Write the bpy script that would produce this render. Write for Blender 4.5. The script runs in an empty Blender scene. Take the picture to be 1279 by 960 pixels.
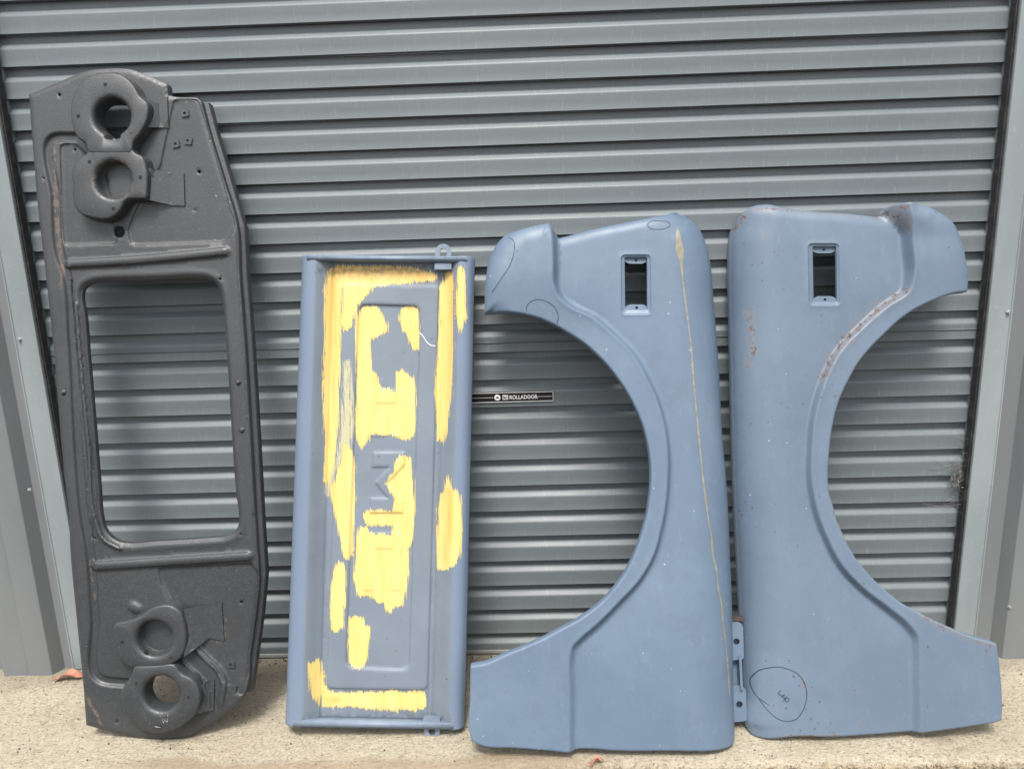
import bpy, bmesh, math, random
import numpy as np
from mathutils import Matrix, Vector, noise
from mathutils.geometry import delaunay_2d_cdt

# ------------------------------------------------------------------ camera, world, sun, exposure
S = bpy.context.scene
C = S.collection
random.seed(7); rng = np.random.default_rng(7)

cam_d = bpy.data.cameras.new('camera'); cam = bpy.data.objects.new('camera', cam_d); C.objects.link(cam)
YAW, PITCH, ROLL = 0.027117, -0.225442, 0.032982
cam_d.sensor_fit = 'HORIZONTAL'; cam_d.sensor_width = 36.0; cam_d.lens = 36.0 * 960.99 / 1279.0
cam_d.clip_start = 0.02; cam_d.clip_end = 2000
cam.matrix_world = (Matrix.Translation((0, -2.15294, 1.34838)) @ Matrix.Rotation(YAW, 4, 'Z') @ Matrix.Rotation(PITCH, 4, 'X')
                    @ Matrix.Rotation(ROLL, 4, 'Y') @ Matrix.Rotation(math.radians(90), 4, 'X'))
S.camera = cam

SUN_EL, SUN_AZ = math.radians(63), math.radians(188)      # azimuth clockwise from +Y (north): sun behind the camera
W = bpy.data.worlds.new('World'); S.world = W; W.use_nodes = True
wn = W.node_tree; wn.nodes.clear()
sky = wn.nodes.new('ShaderNodeTexSky'); sky.sky_type = 'NISHITA'; sky.sun_disc = False
sky.sun_elevation = SUN_EL; sky.sun_rotation = SUN_AZ; sky.dust_density = 4.0; sky.air_density = 1.0; sky.ozone_density = 1.0
hsv = wn.nodes.new('ShaderNodeHueSaturation'); hsv.inputs['Saturation'].default_value = 0.28
bg = wn.nodes.new('ShaderNodeBackground'); bg.inputs['Strength'].default_value = 0.095
wo = wn.nodes.new('ShaderNodeOutputWorld')
wn.links.new(sky.outputs[0], hsv.inputs['Color']); wn.links.new(hsv.outputs[0], bg.inputs['Color']); wn.links.new(bg.outputs[0], wo.inputs['Surface'])

sd_ = bpy.data.lights.new('sun', 'SUN'); sd_.energy = 1.5; sd_.angle = math.radians(18); sd_.color = (1.0, 0.95, 0.87)
sun = bpy.data.objects.new('sun', sd_); C.objects.link(sun)
dv = Vector((math.sin(SUN_AZ) * math.cos(SUN_EL), math.cos(SUN_AZ) * math.cos(SUN_EL), math.sin(SUN_EL)))
sun.rotation_euler = dv.to_track_quat('Z', 'Y').to_euler()
vs = S.view_settings; vs.view_transform = 'Standard'; vs.look = 'None'; vs.exposure = 1.38; vs.gamma = 1.0; vs.use_curve_mapping = False

# ------------------------------------------------------------------ measured outlines (millimetres in each thing's own plane)

DATA = {"frame_panel":[-1.04,-0.388,0.0,1.38901],"frame_gate":[-0.45,-0.4,0.0,1.31447],"frame_fender":[0.15,-0.487,0.0,1.27441],"frame_fender2":[0.88,-0.437,0.0,1.31373],"f1_out":[[-269.2,1133.5,50.0,20.0],
[-263.1,1218.8,50.0,20.0],[-249.4,1285.1,70.0,30.0],[-216.2,1331.7,70.0,30.0],[-160.1,1351.0,45.0,20.0],[-96.1,1364.0,45.0,20.0],[-86.2,1346.4,30.0,12.0],[-69.8,1328.7,30.0,12.0],
[-49.7,1332.3,30.0,12.0],[38.5,1351.5,30.0,14.0],[125.3,1365.8,30.0,14.0],[172.8,1374.6,30.0,14.0],[218.0,1385.3,32.0,16.0],[249.4,1395.3,6.0,2.0],[277.8,1387.8,110.0,70.0],
[308.9,1358.1,110.0,70.0],[324.5,1320.3,110.0,70.0],[335.1,1267.4,110.0,70.0],[341.7,1146.1,120.0,75.0],[347.5,983.8,120.0,75.0],[349.3,783.2,120.0,75.0],[354.2,679.6,120.0,75.0],
[355.2,491.4,120.0,75.0],[353.2,305.8,120.0,75.0],[344.6,143.0,110.0,62.0],[339.0,25.3,100.0,45.0],[332.4,19.4,6.0,2.0],[320.3,18.2,6.0,2.0],[285.9,17.9,6.0,2.0],
[175.0,20.6,6.0,2.0],[39.6,21.6,6.0,2.0],[-50.2,25.7,6.0,2.0],[-86.4,21.4,6.0,2.0],[-116.3,24.7,6.0,2.0],[-214.4,33.9,6.0,2.0],[-304.9,42.6,8.0,3.0],[-322.8,50.6,8.0,3.0],
[-328.4,68.7,6.0,2.0],[-326.6,157.0,6.0,2.0],[-323.9,235.0,6.0,2.0],[-285.2,241.3,5.0,2.0],[-239.1,260.4,5.0,2.0],[-194.0,277.4,5.0,2.0],[-142.8,298.4,5.0,2.0],
[-93.5,323.3,5.0,2.0],[-54.4,342.5,5.0,2.0],[-15.2,367.6,5.0,2.0],[18.1,394.9,5.0,2.0],[47.5,426.3,5.0,2.0],[73.0,459.8,5.0,2.0],[94.7,499.5,5.0,2.0],[112.4,541.4,5.0,2.0],
[128.4,589.5,5.0,2.0],[139.4,639.8,5.0,2.0],[145.3,688.4,5.0,2.0],[146.0,733.3,5.0,2.0],[141.6,778.4,5.0,2.0],[131.1,827.9,5.0,2.0],[114.3,873.6,5.0,2.0],[91.3,919.7,5.0,2.0],
[62.9,964.0,5.0,2.0],[28.2,1006.6,5.0,2.0],[-12.0,1045.4,5.0,2.0],[-48.6,1071.5,5.0,2.0],[-88.4,1095.8,5.0,2.0],[-126.5,1113.7,5.0,2.0],[-165.8,1125.4,5.0,2.0],
[-217.9,1133.3,5.0,2.0]],"f1_crease":[[-92.0,1373.3],[-89.3,1319.8],[-89.1,1255.9],[-88.7,1196.6],[-79.1,1168.9],[-56.8,1145.0],[12.7,1107.2],[65.0,1061.7],[110.7,1010.3],
[139.7,957.6],[167.9,888.6],[185.4,810.1],[188.7,738.4],[184.3,677.5],[178.4,631.0],[166.1,574.7],[140.9,498.8],[108.7,447.4],[52.1,388.7],[-2.2,338.0],[-47.7,301.1],[-68.6,279.7],
[-75.5,252.2],[-77.9,173.4],[-80.2,95.1],[-82.9,7.5]],"f1_rim":[[-92.0,1373.3],[-89.3,1319.8],[-89.1,1255.9],[-88.7,1196.6],[-79.1,1168.9],[-56.8,1145.0],[12.7,1107.2],
[65.0,1061.7],[110.7,1010.3],[139.7,957.6],[167.9,888.6],[185.4,810.1],[188.7,738.4],[184.3,677.5],[178.4,631.0],[166.1,574.7],[140.9,498.8],[108.7,447.4],[52.1,388.7],
[-2.2,338.0],[-47.7,301.1],[-68.6,279.7],[-75.5,252.2],[-77.9,173.4],[-80.2,95.1],[-82.9,7.5],[-386.4,-17.5],[-381.2,257.4],[-345.9,242.9],[-299.8,262.0],[-254.8,279.0],
[-203.6,299.9],[-154.3,324.9],[-115.2,344.1],[-76.0,369.2],[-42.8,396.5],[-13.4,427.9],[12.0,461.4],[33.6,501.1],[51.3,542.9],[67.2,591.0],[78.1,641.4],[83.9,690.0],[84.5,734.8],
[79.9,779.9],[69.4,829.4],[52.5,875.2],[29.3,921.2],[0.8,965.6],[-34.0,1008.2],[-74.3,1046.9],[-110.9,1073.1],[-150.9,1097.3],[-189.0,1115.2],[-228.4,1126.9],[-280.5,1134.8],
[-322.8,1115.0],[-317.1,1391.5]],"f1_hole":[[98.6,1269.8],[159.2,1267.9],[155.0,1128.1],[95.7,1129.8]],"f1_bezel":[[92.0,1272.5],[164.8,1270.2],[161.2,1118.6],
[87.8,1120.7]],"f1_drip":[[241.2,1348.6],[240.9,1314.3],[244.3,1267.1],[250.6,1164.7],[258.0,1090.4],[263.3,1016.6],[266.0,932.8],[270.8,849.5],[275.6,766.6],[280.4,684.3],
[284.6,639.2],[290.3,582.0],[296.6,537.1],[297.0,500.7],[307.0,450.0],[309.4,409.7],[317.5,363.4],[318.0,329.4],[323.8,279.5],[327.2,219.9],
[329.7,140.8]],"f1_ink1":[[-200.2,1327.1],[-188.6,1315.5],[-187.7,1288.9],[-200.5,1249.3],[-222.7,1216.4],[-248.7,1181.3]],"f1_ink2":[[-159.4,1131.2],[-158.2,1145.4],
[-145.4,1156.9],[-121.9,1159.4],[-98.7,1149.2],[-83.5,1132.9],[-78.6,1113.1],[-82.3,1095.9]],"f1_ink3":[[162.2,1353.9],[168.6,1360.1],[197.6,1361.6],[218.6,1357.7],[221.4,1351.2],
[210.1,1342.0],[185.0,1338.8],[168.0,1341.8],[162.0,1349.9],[162.2,1353.9]],"f1_bracket":[[348.5,323.4],[387.8,322.7],[376.8,39.3],
[340.0,39.8]],"f2_out":[[-340.2,1248.5,110.0,68.0],[-336.0,1306.9,110.0,68.0],[-332.1,1328.4,110.0,68.0],[-315.4,1362.4,6.0,2.0],[-287.8,1382.5,6.0,2.0],[-259.3,1385.9,35.0,18.0],
[-208.9,1374.2,35.0,18.0],[-131.9,1360.0,30.0,14.0],[-51.4,1353.1,30.0,14.0],[34.9,1341.9,30.0,14.0],[46.7,1359.4,6.0,2.0],[59.2,1365.2,6.0,2.0],[75.6,1364.7,6.0,2.0],
[98.7,1364.5,30.0,12.0],[169.8,1347.3,60.0,28.0],[215.9,1312.0,60.0,28.0],[237.5,1262.8,60.0,28.0],[242.3,1212.7,50.0,20.0],[247.0,1179.0,50.0,20.0],[239.6,1138.0,20.0,10.0],
[202.5,1133.8,5.0,2.0],[146.8,1115.8,5.0,2.0],[99.0,1093.3,5.0,2.0],[63.4,1069.5,5.0,2.0],[33.7,1043.5,5.0,2.0],[-15.1,997.2,5.0,2.0],[-42.9,964.9,5.0,2.0],[-64.7,930.4,5.0,2.0],
[-100.1,859.1,5.0,2.0],[-119.1,789.5,5.0,2.0],[-128.6,724.0,5.0,2.0],[-133.2,662.5,5.0,2.0],[-131.4,631.7,5.0,2.0],[-122.5,596.7,5.0,2.0],[-113.8,559.7,5.0,2.0],
[-99.0,522.6,5.0,2.0],[-86.0,491.8,5.0,2.0],[-70.9,465.0,5.0,2.0],[-49.7,436.1,5.0,2.0],[-26.5,409.2,5.0,2.0],[-1.3,384.3,5.0,2.0],[24.0,361.5,5.0,2.0],[53.4,340.7,5.0,2.0],
[82.9,323.9,5.0,2.0],[141.9,292.5,5.0,2.0],[208.9,263.1,5.0,2.0],[273.0,242.8,6.0,2.0],[278.5,187.4,6.0,2.0],[281.1,91.1,6.0,2.0],[278.4,53.1,6.0,2.0],[261.2,47.4,6.0,2.0],
[236.3,43.8,6.0,2.0],[160.8,33.9,6.0,2.0],[85.6,25.0,6.0,2.0],[10.1,22.1,6.0,2.0],[-141.0,16.3,6.0,2.0],[-262.1,16.5,6.0,2.0],[-288.3,11.6,6.0,2.0],[-319.0,8.2,6.0,2.0],
[-336.1,9.6,6.0,2.0],[-343.1,20.8,100.0,45.0],[-341.5,110.3,110.0,62.0],[-341.3,224.4,120.0,75.0],[-343.1,382.5,120.0,75.0],[-346.2,596.8,120.0,75.0],[-345.0,874.5,120.0,75.0],
[-342.0,1083.2,120.0,75.0]],"f2_crease":[[89.6,1380.4],[95.9,1334.3],[100.7,1254.9],[101.8,1182.2],[89.9,1141.0],[35.3,1103.3],[-30.2,1049.2],[-87.6,990.9],[-129.3,915.5],
[-157.1,829.7],[-168.3,749.7],[-171.6,663.6],[-162.0,593.8],[-137.5,517.7],[-102.7,447.7],[-51.4,389.8],[7.2,342.1],[58.7,296.6],[79.5,266.0],[81.9,227.7],[79.8,131.2],
[76.3,1.0]],"f2_rim":[[89.6,1380.4],[95.9,1334.3],[100.7,1254.9],[101.8,1182.2],[89.9,1141.0],[35.3,1103.3],[-30.2,1049.2],[-87.6,990.9],[-129.3,915.5],[-157.1,829.7],
[-168.3,749.7],[-171.6,663.6],[-162.0,593.8],[-137.5,517.7],[-102.7,447.7],[-51.4,389.8],[7.2,342.1],[58.7,296.6],[79.5,266.0],[81.9,227.7],[79.8,131.2],[76.3,1.0],[356.7,-13.0],
[369.7,266.8],[267.7,262.6],[201.0,292.0],[142.2,323.3],[112.8,340.1],[83.5,360.8],[58.3,383.6],[33.1,408.4],[10.0,435.3],[-11.0,464.1],[-26.1,490.9],[-39.1,521.7],[-53.8,558.7],
[-62.5,595.6],[-71.2,630.5],[-73.0,661.3],[-68.4,722.6],[-58.9,788.1],[-39.8,857.5],[-4.4,928.7],[17.3,963.1],[45.1,995.4],[93.8,1041.5],[123.4,1067.5],[159.0,1091.3],
[206.7,1113.7],[262.3,1131.7],[309.5,1144.7],[320.7,1393.5]],"f2_hole":[[-145.4,1268.4],[-82.4,1266.4],[-85.0,1120.9],[-147.8,1122.8]],"f2_bezel":[[-155.7,1272.5],[-79.8,1270.1],
[-81.8,1114.0],[-158.5,1116.3]],"f2_ring":[[-287.2,189.5],[-268.5,191.5],[-245.5,186.4],[-227.2,176.9],[-211.7,158.1],[-204.7,134.8],[-206.6,107.1],[-216.9,81.8],[-231.5,63.5],
[-254.9,57.0],[-277.9,61.9],[-296.0,76.1],[-318.2,104.2],[-331.3,127.6],[-333.0,146.2],[-325.4,162.3],[-310.9,178.3],[-286.3,188.5]],"f2_tail":[[-317.2,106.0],[-309.0,100.4],
[-296.3,93.7]],"f2_let0":[[-267.7,133.6],[-275.0,124.4],[-264.1,118.7]],"f2_let1":[[-267.0,115.1],[-260.2,124.2],[-261.6,110.4],[-253.9,118.6]],"f2_let2":[[-259.8,110.3],
[-253.1,116.2],[-248.6,112.0],[-254.4,104.2],[-260.3,109.9]],"f2_rust":[[[[-327.7,1331.4],[-305.9,1364.3],[-270.4,1373.6],[-202.6,1365.0]],12.0],[[[-202.6,1365.0],[-137.1,1354.5],
[-57.2,1347.7],[28.4,1336.5],[83.1,1322.2]],6.0],[[[41.1,1346.5],[62.0,1356.3],[86.5,1355.5]],16.0],[[[57.4,1343.9],[81.6,1334.7],[92.4,1301.0]],14.0],[[[-308.7,1111.4],
[-304.4,1059.2],[-300.4,996.8],[-313.8,966.1]],16.0],[[[-272.8,1308.7],[-263.2,1287.4]],10.0],[[[85.9,1143.2],[35.7,1113.6],[-23.3,1067.7],[-74.1,1021.5],[-104.2,985.1],
[-135.1,926.0]],24.0],[[[-49.3,1031.2],[-70.6,1006.9]],10.0],[[[91.7,316.2],[140.6,287.1],[207.4,255.6],[268.6,236.4]],11.0],[[[238.2,228.9],[263.8,218.4]],8.0],[[[-212.5,170.2],
[-209.8,135.9]],7.0],[[[-295.4,117.1],[-284.4,86.7]],7.0],[[[-286.6,26.3],[-222.3,19.3],[-121.5,19.9]],6.0],[[[190.1,1200.2],[200.0,1193.7]],6.0],[[[-135.0,662.7],[-127.2,601.2],
[-101.8,523.0]],3.0],[[[94.2,90.8],[106.0,86.6]],6.0],[[[151.5,73.9],[161.7,79.7]],4.0],[[[33.2,168.1],[36.6,152.0]],3.0],[[[-80.0,53.4],[-64.1,47.1]],6.0],[[[-28.9,72.7],
[-25.2,66.6]],4.0],[[[3.9,40.1],[23.7,35.8]],6.0],[[[-162.1,1075.9],[-167.0,1055.3]],4.0],[[[-252.0,416.2],[-246.2,410.0]],3.0],[[[-285.2,398.5],[-279.4,390.3]],3.0],
[[[-96.7,138.1],[-61.1,121.4]],5.0]],"g_out":[[-162.8,1285.8],[302.0,1266.8],[243.8,22.2],[-230.2,37.7]],"g_rail":[[-122.4,1269.8],[264.8,1257.6],[210.4,45.4],
[-180.9,51.3]],"g_pan":[[-82.9,1259.0],[222.6,1249.5],[162.6,59.3],[-140.0,68.3]],"g_field":[[-59.8,1205.8],[201.8,1193.4],[146.8,118.6],[-119.5,127.2]],"g_inner":[[-12.8,1149.8],
[151.6,1140.5],[98.7,172.2],[-66.7,181.4]],"g_yellow":[[[-95.2,1252.0],[-61.3,1256.2],[-62.9,1095.0],[-68.2,975.7],[-72.5,871.5],[-76.9,797.4],[-84.5,753.1],[-98.3,694.2],
[-110.0,668.6],[-119.5,676.2],[-118.0,716.9],[-114.5,828.0],[-112.5,932.1],[-108.8,1051.5],[-103.3,1103.7],[-102.9,1163.6],[-106.2,1190.0]],[[-80.0,1259.1],[-1.1,1256.6],
[73.9,1253.5],[141.2,1247.7],[185.8,1233.6],[204.2,1220.3],[192.7,1208.6],[140.3,1205.8],[80.3,1203.1],[27.7,1197.2],[8.4,1171.5],[-16.7,1152.1],[-24.6,1131.3],[-30.0,1090.3],
[-55.7,1079.9],[-61.5,1091.2],[-60.9,1199.9],[-81.1,1200.5]],[[-12.5,1138.5],[4.2,1147.0],[26.6,1144.8],[45.1,1133.0],[56.0,1114.0],[63.0,1091.4],[63.4,1074.9],[47.5,1067.9],
[24.9,1058.9],[15.8,1055.4],[13.9,1033.1],[15.8,980.8],[26.7,965.6],[35.8,939.3],[43.0,922.8],[63.1,921.5],[78.6,915.1],[81.9,964.1],[97.8,974.8],[112.5,963.3],[128.6,948.0],
[135.5,925.5],[134.2,866.1],[131.5,810.7],[123.6,792.4],[108.5,779.4],[86.3,785.9],[71.6,797.4],[41.8,794.4],[19.5,798.7],[10.5,798.9],[0.5,780.6],[-17.1,762.5],[-24.3,773.8],
[-30.6,796.2],[-27.0,900.1],[-23.7,989.3],[-24.5,1064.0],[-17.4,1116.2]],[[108.9,1140.8],[131.4,1143.2],[146.3,1137.5],[151.1,1118.7],[148.6,1074.0],[143.7,1025.7],[132.5,1023.7],
[121.6,1037.5],[118.5,1063.6],[107.5,1075.2],[96.6,1090.4],[91.9,1112.9],[97.5,1131.5]],[[221.6,1228.7],[230.6,1232.2],[241.7,1229.6],[244.5,1190.6],[242.5,1041.5],[238.9,952.4],
[233.8,893.2],[225.3,849.0],[219.4,819.5],[208.6,771.7],[199.2,783.1],[192.5,779.5],[189.7,820.3],[188.1,879.6],[191.6,968.5],[195.8,1020.5],[194.9,1046.6],[204.6,1079.8],
[205.8,1191.8],[216.6,1210.2]],[[257.1,1238.0],[270.6,1246.5],[277.4,1222.6],[277.8,1148.8],[278.9,1104.5],[270.2,1079.0],[262.4,1060.9],[255.5,1079.4],[250.4,1112.7],
[252.6,1171.7]],[[-59.4,774.7],[-41.0,759.4],[-34.4,714.9],[-34.6,633.6],[-35.1,676.1],[-33.6,627.8],[-39.8,563.5],[-42.8,491.3],[-53.1,465.9],[-67.7,466.2],[-76.8,500.1],
[-86.1,564.6],[-97.1,629.2],[-99.4,635.1],[-99.0,657.2],[-83.4,693.8],[-67.6,737.9]],[[-69.4,459.8],[-62.6,435.6],[-65.0,395.7],[-70.1,339.8],[-75.3,284.1],[-91.7,272.4],
[-106.1,280.6],[-105.8,340.5],[-101.5,396.4],[-96.7,436.3],[-82.4,461.7]],[[89.6,743.1],[105.8,740.0],[117.7,728.9],[121.3,704.7],[123.8,672.4],[123.8,637.5],[127.2,608.0],
[128.0,581.2],[120.6,554.6],[118.6,525.3],[111.4,501.4],[105.7,490.9],[104.8,448.2],[102.3,395.0],[95.1,373.8],[86.3,339.4],[75.4,337.0],[67.4,337.2],[53.6,321.5],[40.2,327.0],
[35.2,345.7],[21.8,348.7],[11.2,354.2],[3.3,365.0],[-10.1,367.9],[-31.8,363.0],[-36.8,384.4],[-45.6,419.3],[-41.0,445.9],[-34.8,485.8],[-34.4,504.5],[-32.5,531.2],[-22.6,553.8],
[-6.3,554.8],[1.5,541.2],[9.4,533.0],[33.8,533.8],[62.0,527.8],[63.9,553.2],[34.2,553.9],[1.7,550.6],[-14.3,563.0],[-16.7,576.4],[-10.9,595.0],[5.4,597.4],[32.4,595.4],
[60.7,593.4],[70.8,622.7],[57.8,644.4],[46.0,666.2],[55.9,684.7],[72.5,700.5],[75.7,724.6]],[[220.7,687.2],[225.8,676.5],[230.5,649.7],[239.9,649.5],[249.0,636.0],[252.3,606.7],
[251.4,569.5],[254.7,542.9],[251.1,503.2],[246.4,474.2],[235.2,450.6],[221.7,445.6],[208.1,437.9],[197.3,432.8],[181.4,435.8],[182.7,491.4],[185.2,544.4],[189.1,597.5],
[196.8,637.2],[204.9,639.7],[210.9,668.8]],[[-55.8,311.6],[-31.4,315.1],[-19.4,310.9],[-15.7,290.9],[-2.9,284.7],[-4.6,242.9],[-11.5,203.2],[-22.0,179.6],[-42.3,176.7],
[-58.3,186.2],[-64.0,204.1],[-61.0,251.9]],[[-162.9,200.5],[-152.9,200.3],[-144.7,206.1],[-138.7,204.0],[-133.0,180.2],[-133.0,136.6],[-138.5,105.0],[-145.0,79.5],[-152.6,101.3],
[-158.4,117.2],[-162.1,137.1],[-163.4,176.7]],[[-131.4,169.5],[-125.4,165.4],[-126.0,133.6],[-112.1,119.5],[-104.2,113.4],[-23.4,114.1],[57.3,116.0],[121.6,113.7],[141.6,109.5],
[147.2,93.6],[144.8,73.8],[128.5,66.2],[96.3,62.7],[36.0,62.9],[-16.2,68.4],[-64.5,75.1],[-104.9,75.8],[-125.1,74.1],[-137.1,82.2],[-134.2,125.8]]],"g_faded":[[[-60.3,997.8],
[-39.9,1004.7],[-32.2,900.2],[-30.7,825.9],[-40.9,766.8],[-71.9,708.4],[-82.9,716.0],[-71.1,826.9],[-68.1,901.2]],[[-111.6,738.9],[-77.9,782.6],[-85.3,708.7],[-101.6,635.1],
[-118.1,635.5]]],"g_orange":[[[[-72.8,1245.3],[73.7,1242.3],[178.1,1222.6]],14],[[[241.6,1224.4],[238.0,1041.6],[226.3,893.4]],7],[[[220.8,644.4],[218.4,543.4],[212.5,463.9]],9],
[[[-80.1,1253.1],[-81.8,1050.7],[-93.5,827.5]],8],[[[-124.7,93.9],[-92.4,93.4]],9]],"g_lug_top":[[199.1,1307.0],[242.4,1305.6],[241.0,1247.0],
[197.8,1248.4]],"g_lug_bot":[[140.0,38.4],[182.6,37.8],[181.5,-8.2],[139.0,-7.6]],"g_letters":[[8.7,918.9],[104.3,916.3],[95.0,791.4],[-0.4,793.8],[16.1,750.2],[102.7,748.1],
[92.7,587.4],[4.1,589.3],[-3.5,535.9],[89.4,533.9],[79.6,380.5],[-15.3,382.4]],"g_cable":[[149.3,1071.4],[159.3,1059.7],[167.1,1046.0],[180.4,1034.8],
[191.2,1033.1]],"g_scr":[[-55.5,1282.4],[-42.3,1272.4],[-29.7,1270.5],[-24.7,1262.2]],"p_out":[[-237.2,1700.5],[-151.7,1731.8],[-79.4,1755.5],[-33.4,1758.8],[28.9,1754.5],
[77.8,1735.5],[124.5,1713.6],[127.3,1685.2],[135.5,1682.9],[197.5,1677.6],[209.5,1668.1],[223.2,1604.9],[256.8,1475.8],[288.6,1348.2],[289.6,1229.1],[295.1,1067.9],[298.5,905.7],
[300.4,754.9],[302.3,603.1],[303.9,518.3],[305.6,433.3],[290.1,320.4],[273.2,226.3],[253.5,116.8],[242.0,99.7],[184.4,57.3],[133.5,25.5],[95.9,4.4],[54.7,-0.4],[9.4,-0.9],
[-40.0,6.4],[-82.8,15.8],[-175.4,41.2],[-177.6,147.8],[-185.1,329.5],[-191.6,529.1],[-190.2,614.3],[-193.4,654.7],[-210.5,1082.4],[-218.5,1244.7],
[-228.3,1410.1]],"p_win":[[-124.5,1144.4],[-128.1,1175.6],[-123.7,1198.3],[-106.1,1212.3],[-80.5,1217.7],[-21.3,1219.0],[83.8,1218.9],[178.3,1219.2],[209.5,1215.1],[229.8,1202.1],
[239.4,1181.2],[242.4,1156.4],[249.1,1023.6],[252.4,814.8],[257.5,644.3],[261.6,593.5],[258.4,568.1],[247.0,551.4],[225.4,541.3],[178.4,537.0],[120.8,534.0],[29.0,530.7],
[-35.2,527.8],[-62.8,532.7],[-83.5,545.9],[-99.5,567.6],[-106.3,601.8],[-108.8,676.1],[-115.3,876.7],[-120.4,1021.4]],"p_channel":[[-120.3,1586.8],[-176.7,1586.2],[-179.8,1434.2],
[-176.0,1286.0],[-163.6,1243.0],[-157.5,1080.9],[-156.4,785.1],[-150.6,613.4],[-139.1,506.6],[-135.6,328.6],[-131.2,166.5],[-60.6,154.5]],"p_ridges":[[[[-158.2,1263.5],
[44.3,1269.6],[258.6,1283.5]],12,8],[[[-130.2,472.2],[79.9,480.6],[282.5,489.1]],13,8],[[[-138.5,1159.3],[-133.7,971.6],[-124.6,782.2],[-115.4,591.3],[-98.6,544.1],
[-57.1,517.6]],5,5],[[[-152.3,1217.8],[-147.3,1034.7],[-139.5,782.6],[-130.7,544.8]],5,-5],[[[136.5,243.9],[202.6,160.1],[194.0,95.4]],8,6],[[[99.1,208.6],[160.0,135.6],
[164.6,77.8]],6,5],[[[293.3,1218.7],[300.2,897.3],[300.2,603.2]],4,3],[[[-29.3,361.6],[-19.0,354.3]],14,6]],"p_regions":[[[12.8,1308.5],[258.2,1309.7],[285.9,1345.3],
[220.9,1605.3],[203.2,1672.3],[141.7,1674.5],[97.9,1507.9],[30.6,1401.6],[3.4,1344.8]],[[41.3,461.5],[292.3,469.0],[309.5,426.1],[286.5,219.7],[248.3,112.5],[210.7,149.2],
[136.8,251.0],[71.3,373.9],[47.0,417.2]],[[-160.5,1571.0],[-121.0,1572.8],[-46.6,1493.7],[-33.6,1365.2],[-24.4,1313.5],[-162.7,1312.7],
[-164.9,1369.4]]],"p_buckets":[[[[-104.4,1680.8],[-90.1,1705.3],[-63.1,1728.2],[-17.3,1739.0],[27.5,1732.3],[58.4,1706.2],[76.1,1674.2],[93.4,1657.9],[91.4,1617.2],[71.5,1580.2],
[49.4,1552.6],[46.3,1529.4],[-15.2,1529.0],[-72.1,1533.5],[-77.2,1558.9],[-97.2,1573.5],[-108.8,1599.1],[-113.6,1630.8]],[-3.5,1626.5],46.7,36.0],[[[-71.4,1546.1],[-65.3,1562.9],
[44.6,1559.1],[48.9,1541.9],[75.1,1523.4],[82.3,1497.9],[79.6,1417.0],[24.1,1410.0],[3.3,1383.3],[-10.3,1372.3],[-78.6,1373.3],[-104.0,1384.9],[-114.8,1403.1],[-117.9,1454.0],
[-113.7,1507.7],[-96.5,1526.1]],[-9.2,1468.9],46.9,34.5],[[[-71.1,331.6],[-42.5,334.6],[8.0,352.8],[33.6,370.0],[93.9,373.8],[114.3,357.8],[122.9,329.3],[122.4,258.3],
[108.3,230.1],[79.1,212.8],[36.2,204.3],[-20.6,205.3],[-48.4,218.7],[-64.8,233.2],[-71.4,283.2]],[39.1,286.0],47.1,34.5],[[[-31.4,189.8],[-20.0,218.2],[44.0,219.9],[92.2,219.0],
[106.8,198.1],[141.2,176.1],[157.1,136.6],[144.2,86.7],[107.0,51.5],[70.6,34.1],[34.8,29.6],[-14.3,46.2],[-48.2,82.7],[-60.3,125.9],[-52.7,161.6]],
[51.0,139.4],47.1,36.0]],"p_round":[[-18.3,1342.3,16],[196.1,1490.0,5.5],[-155.6,1696.6,4.5],[180.4,1392.2,2],[-207.2,1485.7,3],[240.8,1213.3,4],[257.3,365.3,5],[-161.6,258.6,2.5],
[-90.3,50.8,4],[-122.1,545.3,3],[265.3,547.5,3],[-145.5,1190.7,4],[-187.5,929.8,3]],"p_square":[[-123.9,1557.0,7]],"p_bsq":[[-87.4,1628.9,36,0],[-14.8,1704.6,36,0],
[62.4,1471.2,33,1],[-10.9,1395.1,33,1],[42.5,1585.6,36,0],[-65.8,1514.4,33,1],[-45.3,278.2,33,2],[80.8,237.1,33,2],[14.7,252.4,33,2],[121.5,130.2,36,3],[45.1,51.8,36,3],
[-10.6,169.3,36,3]],"p_clip":[[167.9,1638.8],[139.6,1561.8],[172.4,1568.9],[223.7,200.7],[225.7,134.5]],"p_bolt":[[276.7,944.8],[280.5,820.7],
[-187.4,931.1]],"p_brackets":[[[[76.6,1670.5],[105.4,1663.2],[127.2,1711.0],[125.3,1602.3],[102.5,1603.1],[69.7,1597.9]],0],[[[71.4,1499.3],[129.5,1487.8],[157.5,1486.8],
[156.2,1403.9],[125.6,1406.2],[67.4,1418.3]],1],[[[116.9,358.8],[170.4,361.3],[206.1,365.6],[208.7,264.1],[169.9,273.4],[113.1,233.5]],2],[[[142.8,150.3],[157.5,158.7],
[179.8,160.5],[174.0,81.3],[154.0,81.6],[136.1,81.9]],3]],"p_rust":[[[[-176.3,1581.1],[-184.4,1434.3],[-181.5,1331.4],[-175.2,1240.8]],10],[[[176.7,343.3],[203.5,307.1],
[194.4,264.3]],22],[[[-54.5,1213.8],[57.5,1216.9],[136.2,1215.8]],3],[[[-171.2,1253.6],[-180.6,1202.1]],6],[[[-144.6,485.3],[-135.9,378.0]],3],[[[-164.3,112.1],
[-131.7,46.3]],10]],"plate":[[-0.3799,-0.016,0.8257],[0.0614,-0.016,0.8384],[0.0607,-0.016,0.8031]],"plate_txt":[[-0.1037,-0.018,0.8246],
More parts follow.
